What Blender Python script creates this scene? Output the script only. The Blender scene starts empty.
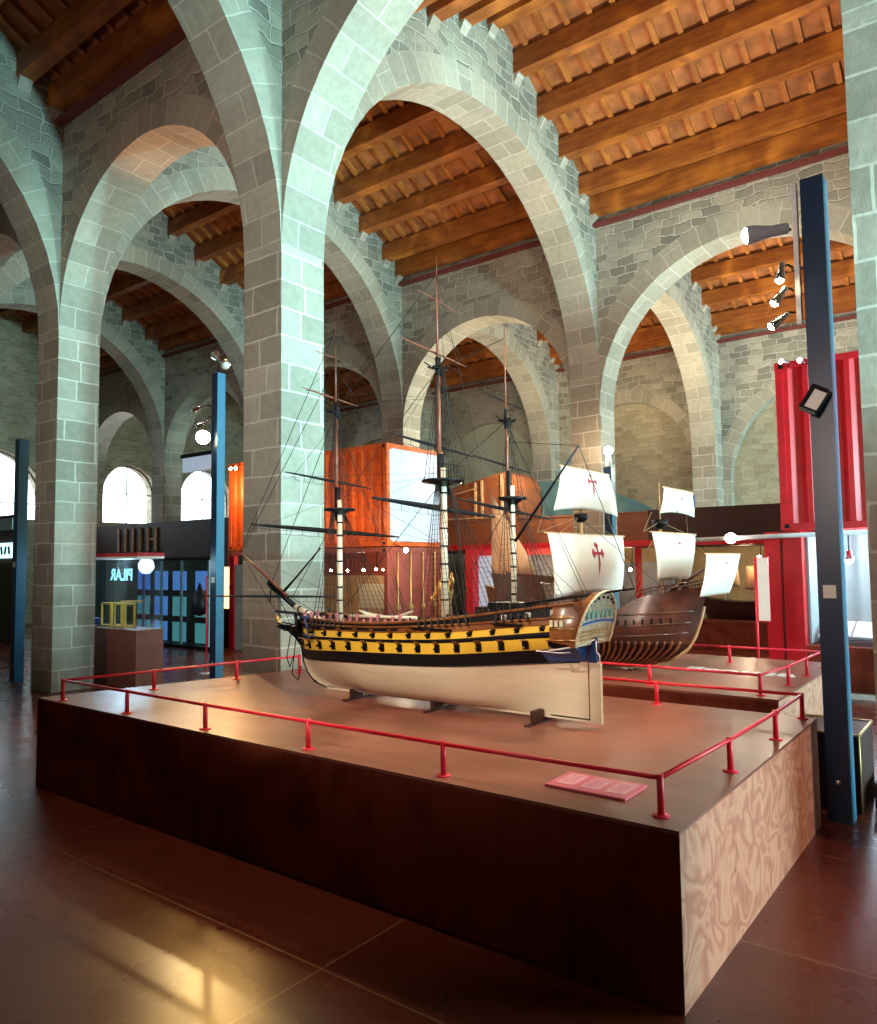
import bpy, math, random
from mathutils import Vector, Matrix
random.seed(7)
PI = math.pi
scn = bpy.context.scene
COL = scn.collection
HP = .79            # top of the display platforms

# ------------------------------------------------------------------ materials
def nodes(name):
    m = bpy.data.materials.new(name); m.use_nodes = True
    nt = m.node_tree; b = nt.nodes['Principled BSDF']
    return m, nt, b
def N(nt, typ, **kw):
    n = nt.nodes.new(typ)
    for k, v in kw.items():
        if k in n.inputs: n.inputs[k].default_value = v
        else: setattr(n, k, v)
    return n
def ramp(nt, src, stops):
    r = nt.nodes.new('ShaderNodeValToRGB')
    e = r.color_ramp.elements
    while len(e) < len(stops): e.new(.5)
    for i, (p, c) in enumerate(stops):
        e[i].position = p; e[i].color = (*c, 1)
    nt.links.new(src, r.inputs[0]); return r.outputs[0]
def mixc(nt, fac, a, b, mode='MIX'):
    m = nt.nodes.new('ShaderNodeMix'); m.data_type = 'RGBA'; m.blend_type = mode
    def put(i, v):
        if hasattr(v, 'is_output') or hasattr(v, 'links'): nt.links.new(v, m.inputs[i])
        else: m.inputs[i].default_value = v if i == 0 else (*v, 1)
    put(0, fac); put(6, a); put(7, b)
    return m.outputs[2]
def plain(name, col, rough=.5, metal=0, emit=0, ecol=None, var=.12, scale=6, bump=0, coat=0):
    m, nt, b = nodes(name)
    tc = N(nt, 'ShaderNodeTexCoord')
    nz = N(nt, 'ShaderNodeTexNoise', Scale=scale, Detail=4)
    nt.links.new(tc.outputs['Object'], nz.inputs['Vector'])
    a = tuple(min(1, c*(1-var)) for c in col); c2 = tuple(min(1, c*(1+var)) for c in col)
    nt.links.new(ramp(nt, nz.outputs[0], [(.3, a), (.7, c2)]), b.inputs['Base Color'])
    b.inputs['Roughness'].default_value = rough; b.inputs['Metallic'].default_value = metal
    if coat: b.inputs['Coat Weight'].default_value = coat
    if emit:
        b.inputs['Emission Color'].default_value = (*(ecol or col), 1)
        b.inputs['Emission Strength'].default_value = emit
    if bump:
        bp = N(nt, 'ShaderNodeBump', Strength=bump, Distance=.02)
        nt.links.new(nz.outputs[0], bp.inputs['Height']); nt.links.new(bp.outputs[0], b.inputs['Normal'])
    return m
def stone(name, bw, rh, mort, c1, c2, cm, warp, bumpk=.35, msmooth=.1):
    m, nt, b = nodes(name)
    uv = N(nt, 'ShaderNodeUVMap')
    nz = N(nt, 'ShaderNodeTexNoise', Scale=1.7, Detail=3)
    nt.links.new(uv.outputs[0], nz.inputs['Vector'])
    sub = N(nt, 'ShaderNodeVectorMath', operation='SUBTRACT'); sub.inputs[1].default_value = (.5, .5, .5)
    nt.links.new(nz.outputs['Color'], sub.inputs[0])
    sc = N(nt, 'ShaderNodeVectorMath', operation='SCALE'); sc.inputs['Scale'].default_value = warp
    nt.links.new(sub.outputs[0], sc.inputs[0])
    ad = N(nt, 'ShaderNodeVectorMath', operation='ADD')
    nt.links.new(uv.outputs[0], ad.inputs[0]); nt.links.new(sc.outputs[0], ad.inputs[1])
    br = N(nt, 'ShaderNodeTexBrick', Scale=1.0)
    br.inputs['Brick Width'].default_value = bw; br.inputs['Row Height'].default_value = rh
    br.inputs['Mortar Size'].default_value = mort; br.inputs['Mortar Smooth'].default_value = msmooth
    br.inputs['Bias'].default_value = 0.0
    br.inputs['Color1'].default_value = (*c1, 1); br.inputs['Color2'].default_value = (*c2, 1)
    br.inputs['Mortar'].default_value = (*cm, 1)
    br.offset_frequency = 2; br.squash = .8; br.squash_frequency = 3
    nt.links.new(ad.outputs[0], br.inputs['Vector'])
    n2 = N(nt, 'ShaderNodeTexNoise', Scale=9, Detail=6, Roughness=.65)
    nt.links.new(uv.outputs[0], n2.inputs['Vector'])
    n3 = N(nt, 'ShaderNodeTexNoise', Scale=.9, Detail=2)
    nt.links.new(uv.outputs[0], n3.inputs['Vector'])
    c = mixc(nt, .55, br.outputs['Color'], ramp(nt, n2.outputs[0], [(.3, (.55, .55, .55)), (.75, (1, 1, 1))]), 'MULTIPLY')
    c = mixc(nt, .6, c, ramp(nt, n3.outputs[0], [(.35, (.72, .74, .7)), (.65, (1, .97, .9))]), 'MULTIPLY')
    nt.links.new(c, b.inputs['Base Color'])
    b.inputs['Roughness'].default_value = .88
    inv = N(nt, 'ShaderNodeMath', operation='MULTIPLY_ADD'); inv.inputs[1].default_value = -1; inv.inputs[2].default_value = 1
    nt.links.new(br.outputs['Fac'], inv.inputs[0])
    s2 = N(nt, 'ShaderNodeMath', operation='MULTIPLY_ADD'); s2.inputs[1].default_value = .5
    nt.links.new(n2.outputs[0], s2.inputs[0]); nt.links.new(inv.outputs[0], s2.inputs[2])
    bp = N(nt, 'ShaderNodeBump', Strength=bumpk, Distance=.03)
    nt.links.new(s2.outputs[0], bp.inputs['Height']); nt.links.new(bp.outputs[0], b.inputs['Normal'])
    return m
def wood(name, dark, mid, light, scale=1.0, rough=.5, axis='Y', dist=6, coat=0, rot=(0, 0, 0), knots=True, bump=.08):
    m, nt, b = nodes(name)
    tc = N(nt, 'ShaderNodeTexCoord')
    mp = N(nt, 'ShaderNodeMapping'); mp.inputs['Rotation'].default_value = rot
    nt.links.new(tc.outputs['Object'], mp.inputs['Vector'])
    nz = N(nt, 'ShaderNodeTexNoise', Scale=1.1*scale, Detail=2, Distortion=.6)
    nt.links.new(mp.outputs[0], nz.inputs['Vector'])
    mu = N(nt, 'ShaderNodeMath', operation='MULTIPLY'); mu.inputs[1].default_value = dist*3.2
    nt.links.new(nz.outputs[0], mu.inputs[0])
    sn = N(nt, 'ShaderNodeMath', operation='SINE'); nt.links.new(mu.outputs[0], sn.inputs[0])
    hf = N(nt, 'ShaderNodeMath', operation='MULTIPLY_ADD'); hf.inputs[1].default_value = .5; hf.inputs[2].default_value = .5
    nt.links.new(sn.outputs[0], hf.inputs[0])
    n2 = N(nt, 'ShaderNodeTexNoise', Scale=14*scale, Detail=5)
    m2 = N(nt, 'ShaderNodeMapping')
    m2.inputs['Scale'].default_value = {'X': (.12, 1, 1), 'Y': (1, .12, 1), 'Z': (1, 1, .12)}[axis]
    nt.links.new(tc.outputs['Object'], m2.inputs['Vector']); nt.links.new(m2.outputs[0], n2.inputs['Vector'])
    mx = mixc(nt, .55, hf.outputs[0], n2.outputs[0])
    col = ramp(nt, mx, [(.2, dark), (.5, mid), (.8, light)])
    if knots:
        vo = N(nt, 'ShaderNodeTexVoronoi', Scale=1.6*scale)
        nt.links.new(mp.outputs[0], vo.inputs['Vector'])
        k = ramp(nt, vo.outputs['Distance'], [(.035, (.25, .2, .2)), (.06, (1, 1, 1))])
        col = mixc(nt, .8, col, k, 'MULTIPLY')
    nt.links.new(col, b.inputs['Base Color'])
    b.inputs['Roughness'].default_value = rough
    if coat: b.inputs['Coat Weight'].default_value = coat; b.inputs['Coat Roughness'].default_value = .15
    bp = N(nt, 'ShaderNodeBump', Strength=bump, Distance=.01)
    nt.links.new(mx, bp.inputs['Height']); nt.links.new(bp.outputs[0], b.inputs['Normal'])
    return m
def floor_mat():
    m, nt, b = nodes('varnished_floor')
    tc = N(nt, 'ShaderNodeTexCoord')
    mp = N(nt, 'ShaderNodeMapping'); mp.inputs['Location'].default_value = (5.75, -2.72+6, 0)
    nt.links.new(tc.outputs['Object'], mp.inputs['Vector'])
    br = N(nt, 'ShaderNodeTexBrick', Scale=1.0); br.offset = 0
    br.inputs['Brick Width'].default_value = 2.92; br.inputs['Row Height'].default_value = 1.5
    br.inputs['Mortar Size'].default_value = .006; br.inputs['Mortar Smooth'].default_value = .3
    br.inputs['Color1'].default_value = (.13, .022, .009, 1); br.inputs['Color2'].default_value = (.165, .030, .013, 1)
    br.inputs['Mortar'].default_value = (.34, .15, .07, 1)
    nt.links.new(mp.outputs[0], br.inputs['Vector'])
    n1 = N(nt, 'ShaderNodeTexNoise', Scale=1.3, Detail=7, Roughness=.6); nt.links.new(tc.outputs['Object'], n1.inputs['Vector'])
    c = mixc(nt, .7, br.outputs['Color'], ramp(nt, n1.outputs[0], [(.3, (.55, .5, .45)), (.7, (1.0, 1.0, 1.0))]), 'MULTIPLY')
    vo = N(nt, 'ShaderNodeTexVoronoi', Scale=1.1); nt.links.new(tc.outputs['Object'], vo.inputs['Vector'])
    c = mixc(nt, .6, c, ramp(nt, vo.outputs['Distance'], [(.03, (.2, .2, .2)), (.05, (1, 1, 1))]), 'MULTIPLY')
    nt.links.new(c, b.inputs['Base Color'])
    n2 = N(nt, 'ShaderNodeTexNoise', Scale=2.2, Detail=6); nt.links.new(tc.outputs['Object'], n2.inputs['Vector'])
    r = N(nt, 'ShaderNodeMapRange'); r.inputs['To Min'].default_value = .2; r.inputs['To Max'].default_value = .36
    nt.links.new(n2.outputs[0], r.inputs[0]); nt.links.new(r.outputs[0], b.inputs['Roughness'])
    return m
def glass_mat(name, tint=(.85, .95, 1), refl=.1):
    m = bpy.data.materials.new(name); m.use_nodes = True; nt = m.node_tree; nt.nodes.clear()
    o = N(nt, 'ShaderNodeOutputMaterial'); t = N(nt, 'ShaderNodeBsdfTransparent'); t.inputs[0].default_value = (*tint, 1)
    g = N(nt, 'ShaderNodeBsdfGlossy'); g.inputs['Roughness'].default_value = .03
    mx = N(nt, 'ShaderNodeMixShader'); lw = N(nt, 'ShaderNodeLayerWeight'); pw = N(nt, 'ShaderNodeMath', operation='POWER'); pw.inputs[1].default_value = 4
    fr = N(nt, 'ShaderNodeMath', operation='MULTIPLY_ADD'); fr.inputs[1].default_value = .7; fr.inputs[2].default_value = .04
    nt.links.new(lw.outputs['Facing'], pw.inputs[0]); nt.links.new(pw.outputs[0], fr.inputs[0]); nt.links.new(fr.outputs[0], mx.inputs[0])
    nt.links.new(t.outputs[0], mx.inputs[1]); nt.links.new(g.outputs[0], mx.inputs[2]); nt.links.new(mx.outputs[0], o.inputs[0])
    return m

ASH = stone('dressed_sandstone', .66, .34, .012, (.36, .32, .26), (.58, .53, .45), (.74, .70, .62), .05)
RUB = stone('rubble_stone', .40, .19, .020, (.26, .25, .21), (.52, .48, .40), (.66, .62, .54), .30, 1.0, .5)
VOU = stone('voussoir_stone', .90, .36, .010, (.42, .38, .31), (.58, .53, .44), (.70, .66, .57), .02)
TAN = stone('tan_rubble', .34, .15, .014, (.40, .34, .24), (.60, .53, .38), (.62, .56, .44), .25, .8, .4)
PLAST = plain('pale_plaster', (.52, .55, .42), .9, var=.1, scale=2, bump=.2)
BEAM = wood('orange_beam', (.22, .055, .008), (.46, .14, .018), (.62, .23, .035), 1.0, .55, 'X', 3)
BOARD = plain('terracotta_boards', (.38, .125, .035), .8, var=.45, scale=3, bump=.2)
RAFT = wood('rafter_wood', (.25, .07, .012), (.42, .13, .02), (.55, .2, .04), 2, .6, 'Y', 2, knots=False)
CORN = plain('dark_red_cornice', (.16, .03, .025), .7)
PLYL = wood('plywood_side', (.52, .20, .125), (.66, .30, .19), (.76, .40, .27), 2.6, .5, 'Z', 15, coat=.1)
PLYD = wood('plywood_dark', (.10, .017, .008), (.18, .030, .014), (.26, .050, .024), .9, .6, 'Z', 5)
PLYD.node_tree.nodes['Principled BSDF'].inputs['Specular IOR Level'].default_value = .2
PLYT = wood('platform_top', (.20, .065, .040), (.27, .095, .062), (.34, .13, .09), .7, .40, 'X', 4, coat=.08)
FLOOR = floor_mat()
RED = plain('signal_red', (.80, .022, .05), .35, var=.05)
CRED = plain('container_red', (.62, .006, .016), .4, var=.12)
CORG = plain('container_orange', (.72, .11, .012), .45, var=.2)
CBRN = plain('container_oxide_red', (.33, .07, .05), .5, var=.2)
NAVY = plain('navy_steel', (.009, .034, .090), .35, var=.1)
NAVY_LIT = plain('navy_steel_lit', (.07, .28, .46), .35, var=.05)  # lighter copy of the navy steel, with the light put into its colour
BLK = plain('black_paint', (.007, .007, .009), .45)
DRK = plain('dark_brown_paint', (.05, .015, .010), .5)
WHT = plain('white_paint', (.85, .85, .82), .5, var=.03)
CHR = plain('chrome', (.7, .72, .75), .18, 1)
LAMP = plain('lit_lamp', (1, .9, .7), .5, emit=60, ecol=(1, .82, .5))
LAMPW = plain('lit_lamp_white', (1, .95, .85), .5, emit=18, ecol=(1, .93, .8))
TUBE = plain('white_light_bar', (.8, .82, .85), .4, emit=.0)
CREAM = wood('cream_hull', (.60, .50, .34), (.74, .66, .47), (.82, .75, .57), 1.6, .35, 'X', 1.5, coat=.4, knots=False, bump=.02)
YEL = plain('yellow_ochre', (.80, .50, .05), .4, var=.08)
VARN = wood('varnished_brown', (.10, .03, .01), (.24, .08, .02), (.36, .15, .05), 3, .35, 'X', 2, coat=.5, knots=False)
MAHO = wood('mahogany', (.035, .010, .006), (.085, .025, .014), (.15, .05, .028), 3, .35, 'X', 2, coat=.5, knots=False)
MREDW = wood('reddish_rib', (.12, .035, .015), (.25, .08, .035), (.36, .13, .06), 3, .4, 'Z', 2, knots=False)
MASTR = plain('reddish_mast', (.22, .06, .03), .4)
MASTW = plain('cream_mast', (.78, .72, .58), .4)
ROPE = plain('tarred_rope', (.018, .016, .016), .8)
ROPET = plain('tan_rope', (.35, .25, .14), .8)
SAIL = plain('sail_cloth', (.88, .83, .72), .85, var=.03)
TSAIL = plain('tan_sail_cloth', (.62, .36, .20), .85, var=.06)
EMB = plain('red_emblem', (.42, .03, .05), .8, var=.05)
GILT = plain('gilded', (.80, .72, .50), .4, var=.35, scale=40, bump=.4)
GOLD = plain('gold_leaf', (.75, .48, .16), .3, .8, var=.2, scale=15)
BLUEH = plain('dark_blue_and_lit_black', (.02, .06, .20), .3, coat=.4)  # blue of anchors and pennant; also blue light painted onto the black stern
PINK = plain('pink_label', (.75, .16, .22), .4, var=.05)
PINKL = plain('pale_pink_print', (.86, .40, .48), .5, var=.1, scale=30)
PALEB = plain('pale_blue_panel', (.50, .64, .85), .5, emit=.18, ecol=(.6, .78, 1), var=.03)
GLASS = glass_mat('clear_glass')
TEAL = plain('teal_cloth', (.04, .10, .12), .7)
BROWNP = wood('brown_parapet', (.16, .045, .015), (.24, .07, .022), (.30, .10, .035), .5, .6, 'X', 2, knots=False)
DPAR = plain('dark_parapet', (.045, .010, .007), .6)
PWOOD = wood('pale_timber', (.5, .3, .14), (.62, .4, .2), (.72, .5, .28), 2, .6, 'Z', 2, knots=False)
GREYP = plain('grey_seascape', (.30, .33, .38), .6, var=.3, scale=2)
TANP = plain('tan_display_wall', (.42, .30, .15), .8, var=.2, scale=3)
CURT = plain('pale_curtain', (.52, .60, .60), .8, var=.05)
BLUEG = plain('blue_backlit_panel', (.10, .22, .50), .5, emit=.35, ecol=(.12, .3, .75), var=.3, scale=2)
TEALG = plain('green_backlit_panel', (.10, .30, .32), .5, emit=.25, ecol=(.15, .5, .5), var=.3, scale=2)
CYAN = plain('cyan_lit_lettering', (.5, .9, .95), .5, emit=1.2, ecol=(.5, .95, 1))
WARML = plain('warm_backlit_panel', (1, .75, .4), .5, emit=2.0, ecol=(1, .62, .25))
ORL = plain('orange_lit_column', (.8, .12, .02), .5, emit=.3, ecol=(1, .13, .02), var=.3)
YELM = plain('yellow_model', (.85, .48, .03), .4)
BLUEM = plain('blue_model', (.04, .2, .7), .4)
MAUVE = plain('brown_mauve_plinth', (.30, .12, .09), .5)
MAGE = plain('pinkish_hammocks', (.45, .15, .2), .7, var=.4, scale=60)
BRASS = plain('brass_trim', (.75, .55, .2), .35, .7)

# ------------------------------------------------------------------ mesh builder
class MB:
    def __init__(s): s.v = []; s.f = []; s.m = []; s.uv = []; s.mats = []
    def mi(s, mat):
        if mat not in s.mats: s.mats.append(mat)
        return s.mats.index(mat)
    def face(s, pts, mat, uv=None, sm=False):
        n = len(s.v); pts = [Vector(p) for p in pts]
        s.v.extend(pts); s.f.append(tuple(range(n, n+len(pts)))); s.m.append((s.mi(mat), sm))
        if uv is None:
            nn = (pts[1]-pts[0]).cross(pts[2]-pts[1])
            if nn.length < 1e-12 and len(pts) > 3: nn = (pts[2]-pts[1]).cross(pts[3]-pts[2])
            a = [abs(c) for c in nn]
            if a[2] >= a[0] and a[2] >= a[1]: uv = [(p.x, p.y) for p in pts]
            elif a[0] >= a[1]: uv = [(p.y, p.z) for p in pts]
            else: uv = [(p.x, p.z) for p in pts]
        s.uv.extend(uv)
    def box(s, c, d, mat, rot=None, faces=None):
        x, y, z = [q/2 for q in d]; c = Vector(c)
        P = [Vector((i*x, j*y, k*z)) for i in (-1, 1) for j in (-1, 1) for k in (-1, 1)]
        if rot is not None: P = [rot @ p for p in P]
        P = [p+c for p in P]
        for q in ((0, 1, 3, 2), (4, 6, 7, 5), (0, 4, 5, 1), (2, 3, 7, 6), (0, 2, 6, 4), (1, 5, 7, 3)):
            s.face([P[i] for i in q], mat)
        return s
    def bb(s, x0, x1, y0, y1, z0, z1, mat):
        return s.box(((x0+x1)/2, (y0+y1)/2, (z0+z1)/2), (x1-x0, y1-y0, z1-z0), mat)
    def bar(s, a, b, w, h, mat):
        a = Vector(a); b = Vector(b); d = b-a; L = d.length
        r = d.to_track_quat('X', 'Z').to_matrix()
        return s.box((a+b)/2, (L, w, h), mat, r)
    def tube(s, pts, r, mat, n=8, sm=True, caps=True):
        pts = [Vector(p) for p in pts]
        if not isinstance(r, (list, tuple)): r = [r]*len(pts)
        rings = []
        prev = None
        for i, p in enumerate(pts):
            d = (pts[min(i+1, len(pts)-1)]-pts[max(i-1, 0)]).normalized()
            if prev is None:
                u = d.orthogonal().normalized()
            else:
                u = (prev-d*prev.dot(d)).normalized()
            prev = u; w = d.cross(u)
            rings.append([p+(u*math.cos(2*PI*k/n)+w*math.sin(2*PI*k/n))*r[i] for k in range(n)])
        base = len(s.v)
        for R_ in rings: s.v.extend(R_)
        mi = s.mi(mat)
        for i in range(len(rings)-1):
            for k in range(n):
                k2 = (k+1) % n
                s.f.append((base+i*n+k, base+i*n+k2, base+(i+1)*n+k2, base+(i+1)*n+k)); s.m.append((mi, sm))
                s.uv.extend([(0, 0)]*4)
        if caps:
            s.f.append(tuple(base+k for k in range(n))[::-1]); s.m.append((mi, False)); s.uv.extend([(0, 0)]*n)
            e = base+(len(rings)-1)*n
            s.f.append(tuple(e+k for k in range(n))); s.m.append((mi, False)); s.uv.extend([(0, 0)]*n)
        return s
    def lathe(s, c, prof, mat, n=16, axis=(0, 0, 1)):
        ax = Vector(axis).normalized(); c = Vector(c)
        s.tube([c+ax*h for r, h in prof], [max(r, 1e-4) for r, h in prof], mat, n)
        return s
    def grid(s, rows, mat, sm=True, matf=None):
        base = len(s.v); nu = len(rows[0])
        for r in rows: s.v.extend([Vector(p) for p in r])
        for i in range(len(rows)-1):
            for j in range(nu-1):
                mm = matf(i, j) if matf else mat
                if mm is None: continue
                s.f.append((base+i*nu+j, base+i*nu+j+1, base+(i+1)*nu+j+1, base+(i+1)*nu+j)); s.m.append((s.mi(mm), sm))
                s.uv.extend([(j*.1, i*.1), (j*.1+.1, i*.1), (j*.1+.1, i*.1+.1), (j*.1, i*.1+.1)])
        return s
    def build(s, name, parent=None, label=None, cat=None, group=None, kind=None, origin=None, bevel=0, solid=0):
        me = bpy.data.meshes.new(name)
        o0 = Vector(origin) if origin is not None else Vector((0, 0, 0))
        me.from_pydata([tuple(v-o0) for v in s.v], [], s.f)
        for mt in s.mats: me.materials.append(mt)
        for p, (mi, sm) in zip(me.polygons, s.m): p.material_index = mi; p.use_smooth = sm
        uvl = me.uv_layers.new(name='UVMap')
        flat = [c for u in s.uv for c in u]
        uvl.data.foreach_set('uv', flat)
        me.update()
        o = bpy.data.objects.new(name, me); COL.objects.link(o); o.location = o0
        if parent is not None:
            o.parent = parent; o.location = o0-WORLD.get(parent.name, Vector((0, 0, 0)))
        WORLD[o.name] = o0
        if bevel:
            b = o.modifiers.new('bevel', 'BEVEL'); b.width = bevel; b.segments = 2; b.limit_method = 'ANGLE'
        if solid:
            b = o.modifiers.new('solid', 'SOLIDIFY'); b.thickness = solid; b.offset = 0
        tag(o, label, cat, group, kind)
        return o
WORLD = {}
def tag(o, label=None, cat=None, group=None, kind=None):
    if label: o['label'] = label
    if cat: o['category'] = cat
    if group: o['group'] = group
    if kind: o['kind'] = kind
    return o
def thing(name, loc, label, cat, group=None):
    o = bpy.data.objects.new(name, None); COL.objects.link(o); o.location = loc; o.empty_display_size = .1
    WORLD[o.name] = Vector(loc)
    return tag(o, label, cat, group)
def struct(name, mb, parent=None): return mb.build(name, parent, kind='structure')
def copy_thing(o, loc, label, group=None):
    c = o.copy(); COL.objects.link(c); c.location = loc; WORLD[c.name] = Vector(loc)
    if label: c['label'] = label
    if group: c['group'] = group
    for ch in list(o.children):
        d = ch.copy(); COL.objects.link(d); d.parent = c
        for g in list(ch.children):
            e = g.copy(); COL.objects.link(e); e.parent = d
    return c

# ================================================================== SHELL
W = .70
XR = [7.0, -.10, -6.86, -12.33, -17.80, -23.00]            # +x faces of the cross frames
ROWS = {'z': -2.85, 'a': 5.95, 'b': 14.75}
CF = 23.2
def roof_fn(y0, y1, ridge):
    c = (y0+y1)/2
    return c, (lambda y: ridge-.505*abs(y-c))
NAVES = [(-2.15, 5.95, 12.0), (6.65, 14.75, 11.80), (15.45, 23.2, 11.10)]

struct('floor', MB().bb(-40, 9, -3.5, 24.5, -.2, 0, FLOOR))

def arch_panel(name, axis, f0, f1, a, b, z0, spring, r, top, rw=.42, face=RUB, ring=VOU, soff=VOU, n=28):
    c = (a+b)/2; mb = MB()
    def P(s, t, z): return (s, t, z) if axis == 'x' else (t, s, z)
    th = [PI*i/n for i in range(n+1)]
    I = [(c-r*math.cos(t), spring+r*math.sin(t)) for t in th]
    E = []
    for t in th:
        q = r+rw; cs = math.cos(t)
        if abs(cs) > 1e-6: q = min(q, (c-a)/abs(cs))
        E.append((c-q*cs, spring+q*math.sin(t), q))
    for fx, flip in ((f0, False), (f1, True)):
        def add(pts, m, uv):
            if flip: pts = pts[::-1]; uv = uv[::-1]
            mb.face(pts, m, uv)
        for i in range(n):
            (s0, z0_), (s1, z1_) = I[i], I[i+1]; e0, e1 = E[i], E[i+1]
            if e0[2]-r > 1e-3 or e1[2]-r > 1e-3:
                add([P(s0, fx, z0_), P(s1, fx, z1_), P(e1[0], fx, e1[1]), P(e0[0], fx, e0[1])], ring,
                    [(.45, r*th[i]), (.45, r*th[i+1]), (.45+e1[2]-r, r*th[i+1]), (.45+e0[2]-r, r*th[i])])
            if abs(e0[0]-e1[0]) > 1e-4:
                t0, t1 = top(e0[0]), top(e1[0])
                add([P(e0[0], fx, e0[1]), P(e1[0], fx, e1[1]), P(e1[0], fx, t1), P(e0[0], fx, t0)], face,
                    [(e0[0], e0[1]), (e1[0], e1[1]), (e1[0], t1), (e0[0], t0)])
        for s0, s1 in ((a, c-r), (c+r, b)):
            if s1-s0 > 1e-3:
                add([P(s0, fx, z0), P(s1, fx, z0), P(s1, fx, spring), P(s0, fx, spring)], ring, [(s0, z0), (s1, z0), (s1, spring), (s0, spring)])
    for i in range(n):
        (s0, z0_), (s1, z1_) = I[i], I[i+1]
        mb.face([P(s0, f0, z0_), P(s0, f1, z0_), P(s1, f1, z1_), P(s1, f0, z1_)], soff,
                [(.1, r*th[i]), (.1+abs(f1-f0), r*th[i]), (.1+abs(f1-f0), r*th[i+1]), (.1, r*th[i+1])])
    for s in (c-r, c+r):
        if spring > z0+.001:
            mb.face([P(s, f0, z0), P(s, f1, z0), P(s, f1, spring), P(s, f0, spring)], soff, [(.1, z0), (.1+abs(f1-f0), z0), (.1+abs(f1-f0), spring), (.1, spring)])
    mb.face([P(a, f0, top(a)), P(b, f0, top(b)), P(b, f1, top(b)), P(a, f1, top(a))], face) if abs(top(a)-top((a+b)/2)) < 1e-6 else None
    return struct(name, mb)

PZ = 5.2
row_tops = {'z': 9.7, 'a': 9.95, 'b': 9.75}
row_spring = {('z', 0): 5.9, ('a', 0): 5.87, ('b', 0): 5.28}
for ri, (rk, ry) in enumerate(ROWS.items()):
    if rk == 'z': continue
    tp = row_tops[rk]
    for k in range(len(XR)):
        x1 = XR[k]; x0 = x1-W
        if k == 0: continue
        mb = MB()
        # chamfer-free square stone pier, upper part bonded with the spandrels
        mb.bb(x0, x1, ry, ry+W, 0, tp, ASH)
        struct('stone_pillar', mb)
    for k in range(len(XR)-1):
        b_ = XR[k]-W; a_ = XR[k+1]
        r = (b_-a_)/2
        if k == 0: r -= .2
        crown = {'a': (9.0, 8.9, 8.35, 8.3, 8.3), 'b': (8.3, 8.28, 7.85, 7.8, 7.8)}[rk][k]
        arch_panel('wall_arcade_'+{'a': 'near', 'b': 'far'}[rk], 'x', ry, ry+W, a_, b_, crown-r, crown-r, r, lambda s: tp)
    # rest of the last bay up to the end wall
    arch_panel('wall_arcade_'+{'a': 'near', 'b': 'far'}[rk], 'x', ry, ry+W, -28.2, XR[-1]-W, 5.4, 5.4, (28.2-23.7)/2, lambda s: tp)

for (y0, y1, ridge) in NAVES:
    c, fn = roof_fn(y0, y1, ridge)
    yb = y1 if y1 < 20 else 22.55
    for k in range(1, len(XR)):
        x1 = XR[k]
        cc = (y0+yb)/2; r = (yb-y0)/2
        sp = 5.8 if y0 < 10 else 5.35
        f2 = (lambda s, fn=fn: fn(s))
        # the top follows the roof slope
        arch_panel('wall_diaphragm', 'y', x1, x1-W, y0, yb, sp, sp, r, f2, rw=.45)
        if y1 > 20: # pilaster against the far wall
            mb = MB(); mb.bb(x1-W, x1, 22.55, CF+.35, 0, fn(22.9), ASH); struct('stone_pillar', mb)

# far wall with blind arches
cW, fnW = roof_fn(*NAVES[2])
for k in range(1, len(XR)-1):
    a_ = XR[k+1]; b_ = XR[k]-W
    r = (b_-a_)/2-.22
    arch_panel('wall_north', 'x', CF, CF+.35, a_, b_, 0, 7.15-r, r, lambda s: 9.6, rw=.4, face=RUB)
    mat = TAN if k in (1, 2) else RUB
    mat = PLAST if k == 3 else TAN
    struct('wall_north', MB().bb(a_, b_, CF+.35, CF+.5, 0, 9.6, mat))
struct('wall_north', MB().bb(-28.9, XR[-1]-W, CF, CF+.5, 0, 9.6, TAN))
struct('wall_north', MB().bb(-.1, 7.7, CF, CF+.5, 0, 9.6, RUB))
struct('wall_south', MB().bb(-28.9, 7.7, -3.35, -2.15, 0, 9.9, DPAR))

# west end wall with arched windows, seen far at the left
def wall_with_windows(name, x0, x1, y0, y1, top, wins, mat, n=20):
    """wall in a plane of constant x; wins = (centre y, radius, sill z, spring z)"""
    mb = MB(); ys = [y0]
    def strip(a, b, z0, z1):
        if b-a > 1e-4 and z1-z0 > 1e-4:
            for x in (x0, x1): mb.face([(x, a, z0), (x, b, z0), (x, b, z1), (x, a, z1)], mat)
    cur = y0
    for (c, r, sill, sp) in wins:
        strip(cur, c-r, 0, top); strip(c-r, c+r, 0, sill)
        for i in range(n):
            t0, t1 = PI*i/n, PI*(i+1)/n
            p0 = (c-r*math.cos(t0), sp+r*math.sin(t0)); p1 = (c-r*math.cos(t1), sp+r*math.sin(t1))
            for x in (x0, x1): mb.face([(x, p0[0], p0[1]), (x, p1[0], p1[1]), (x, p1[0], top), (x, p0[0], top)], mat)
            mb.face([(x0, p0[0], p0[1]), (x1, p0[0], p0[1]), (x1, p1[0], p1[1]), (x0, p1[0], p1[1])], mat)
        for q in (c-r, c+r): mb.face([(x0, q, sill), (x1, q, sill), (x1, q, sp), (x0, q, sp)], mat)
        mb.face([(x0, c-r, sill), (x1, c-r, sill), (x1, c+r, sill), (x0, c+r, sill)], mat)
        cur = c+r
    strip(cur, y1, 0, top)
    return struct(name, mb)
WWIN = [(11.3, 1.9, 3.7, 4.3), (16.6, 1.15, 3.7, 4.9), (20.2, 1.3, 3.7, 4.9)]
wall_with_windows('wall_west', -28.2, -28.9, -3.35, CF+.5, 12.2, WWIN, TAN)
EWIN = [(10.7, 3.0, .3, 4.6), (19.2, 2.4, 1.5, 4.6)]
wall_with_windows('wall_east', 7.0, 7.7, -3.35, CF+.5, 12.2, EWIN, RUB)
wi = 1
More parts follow.
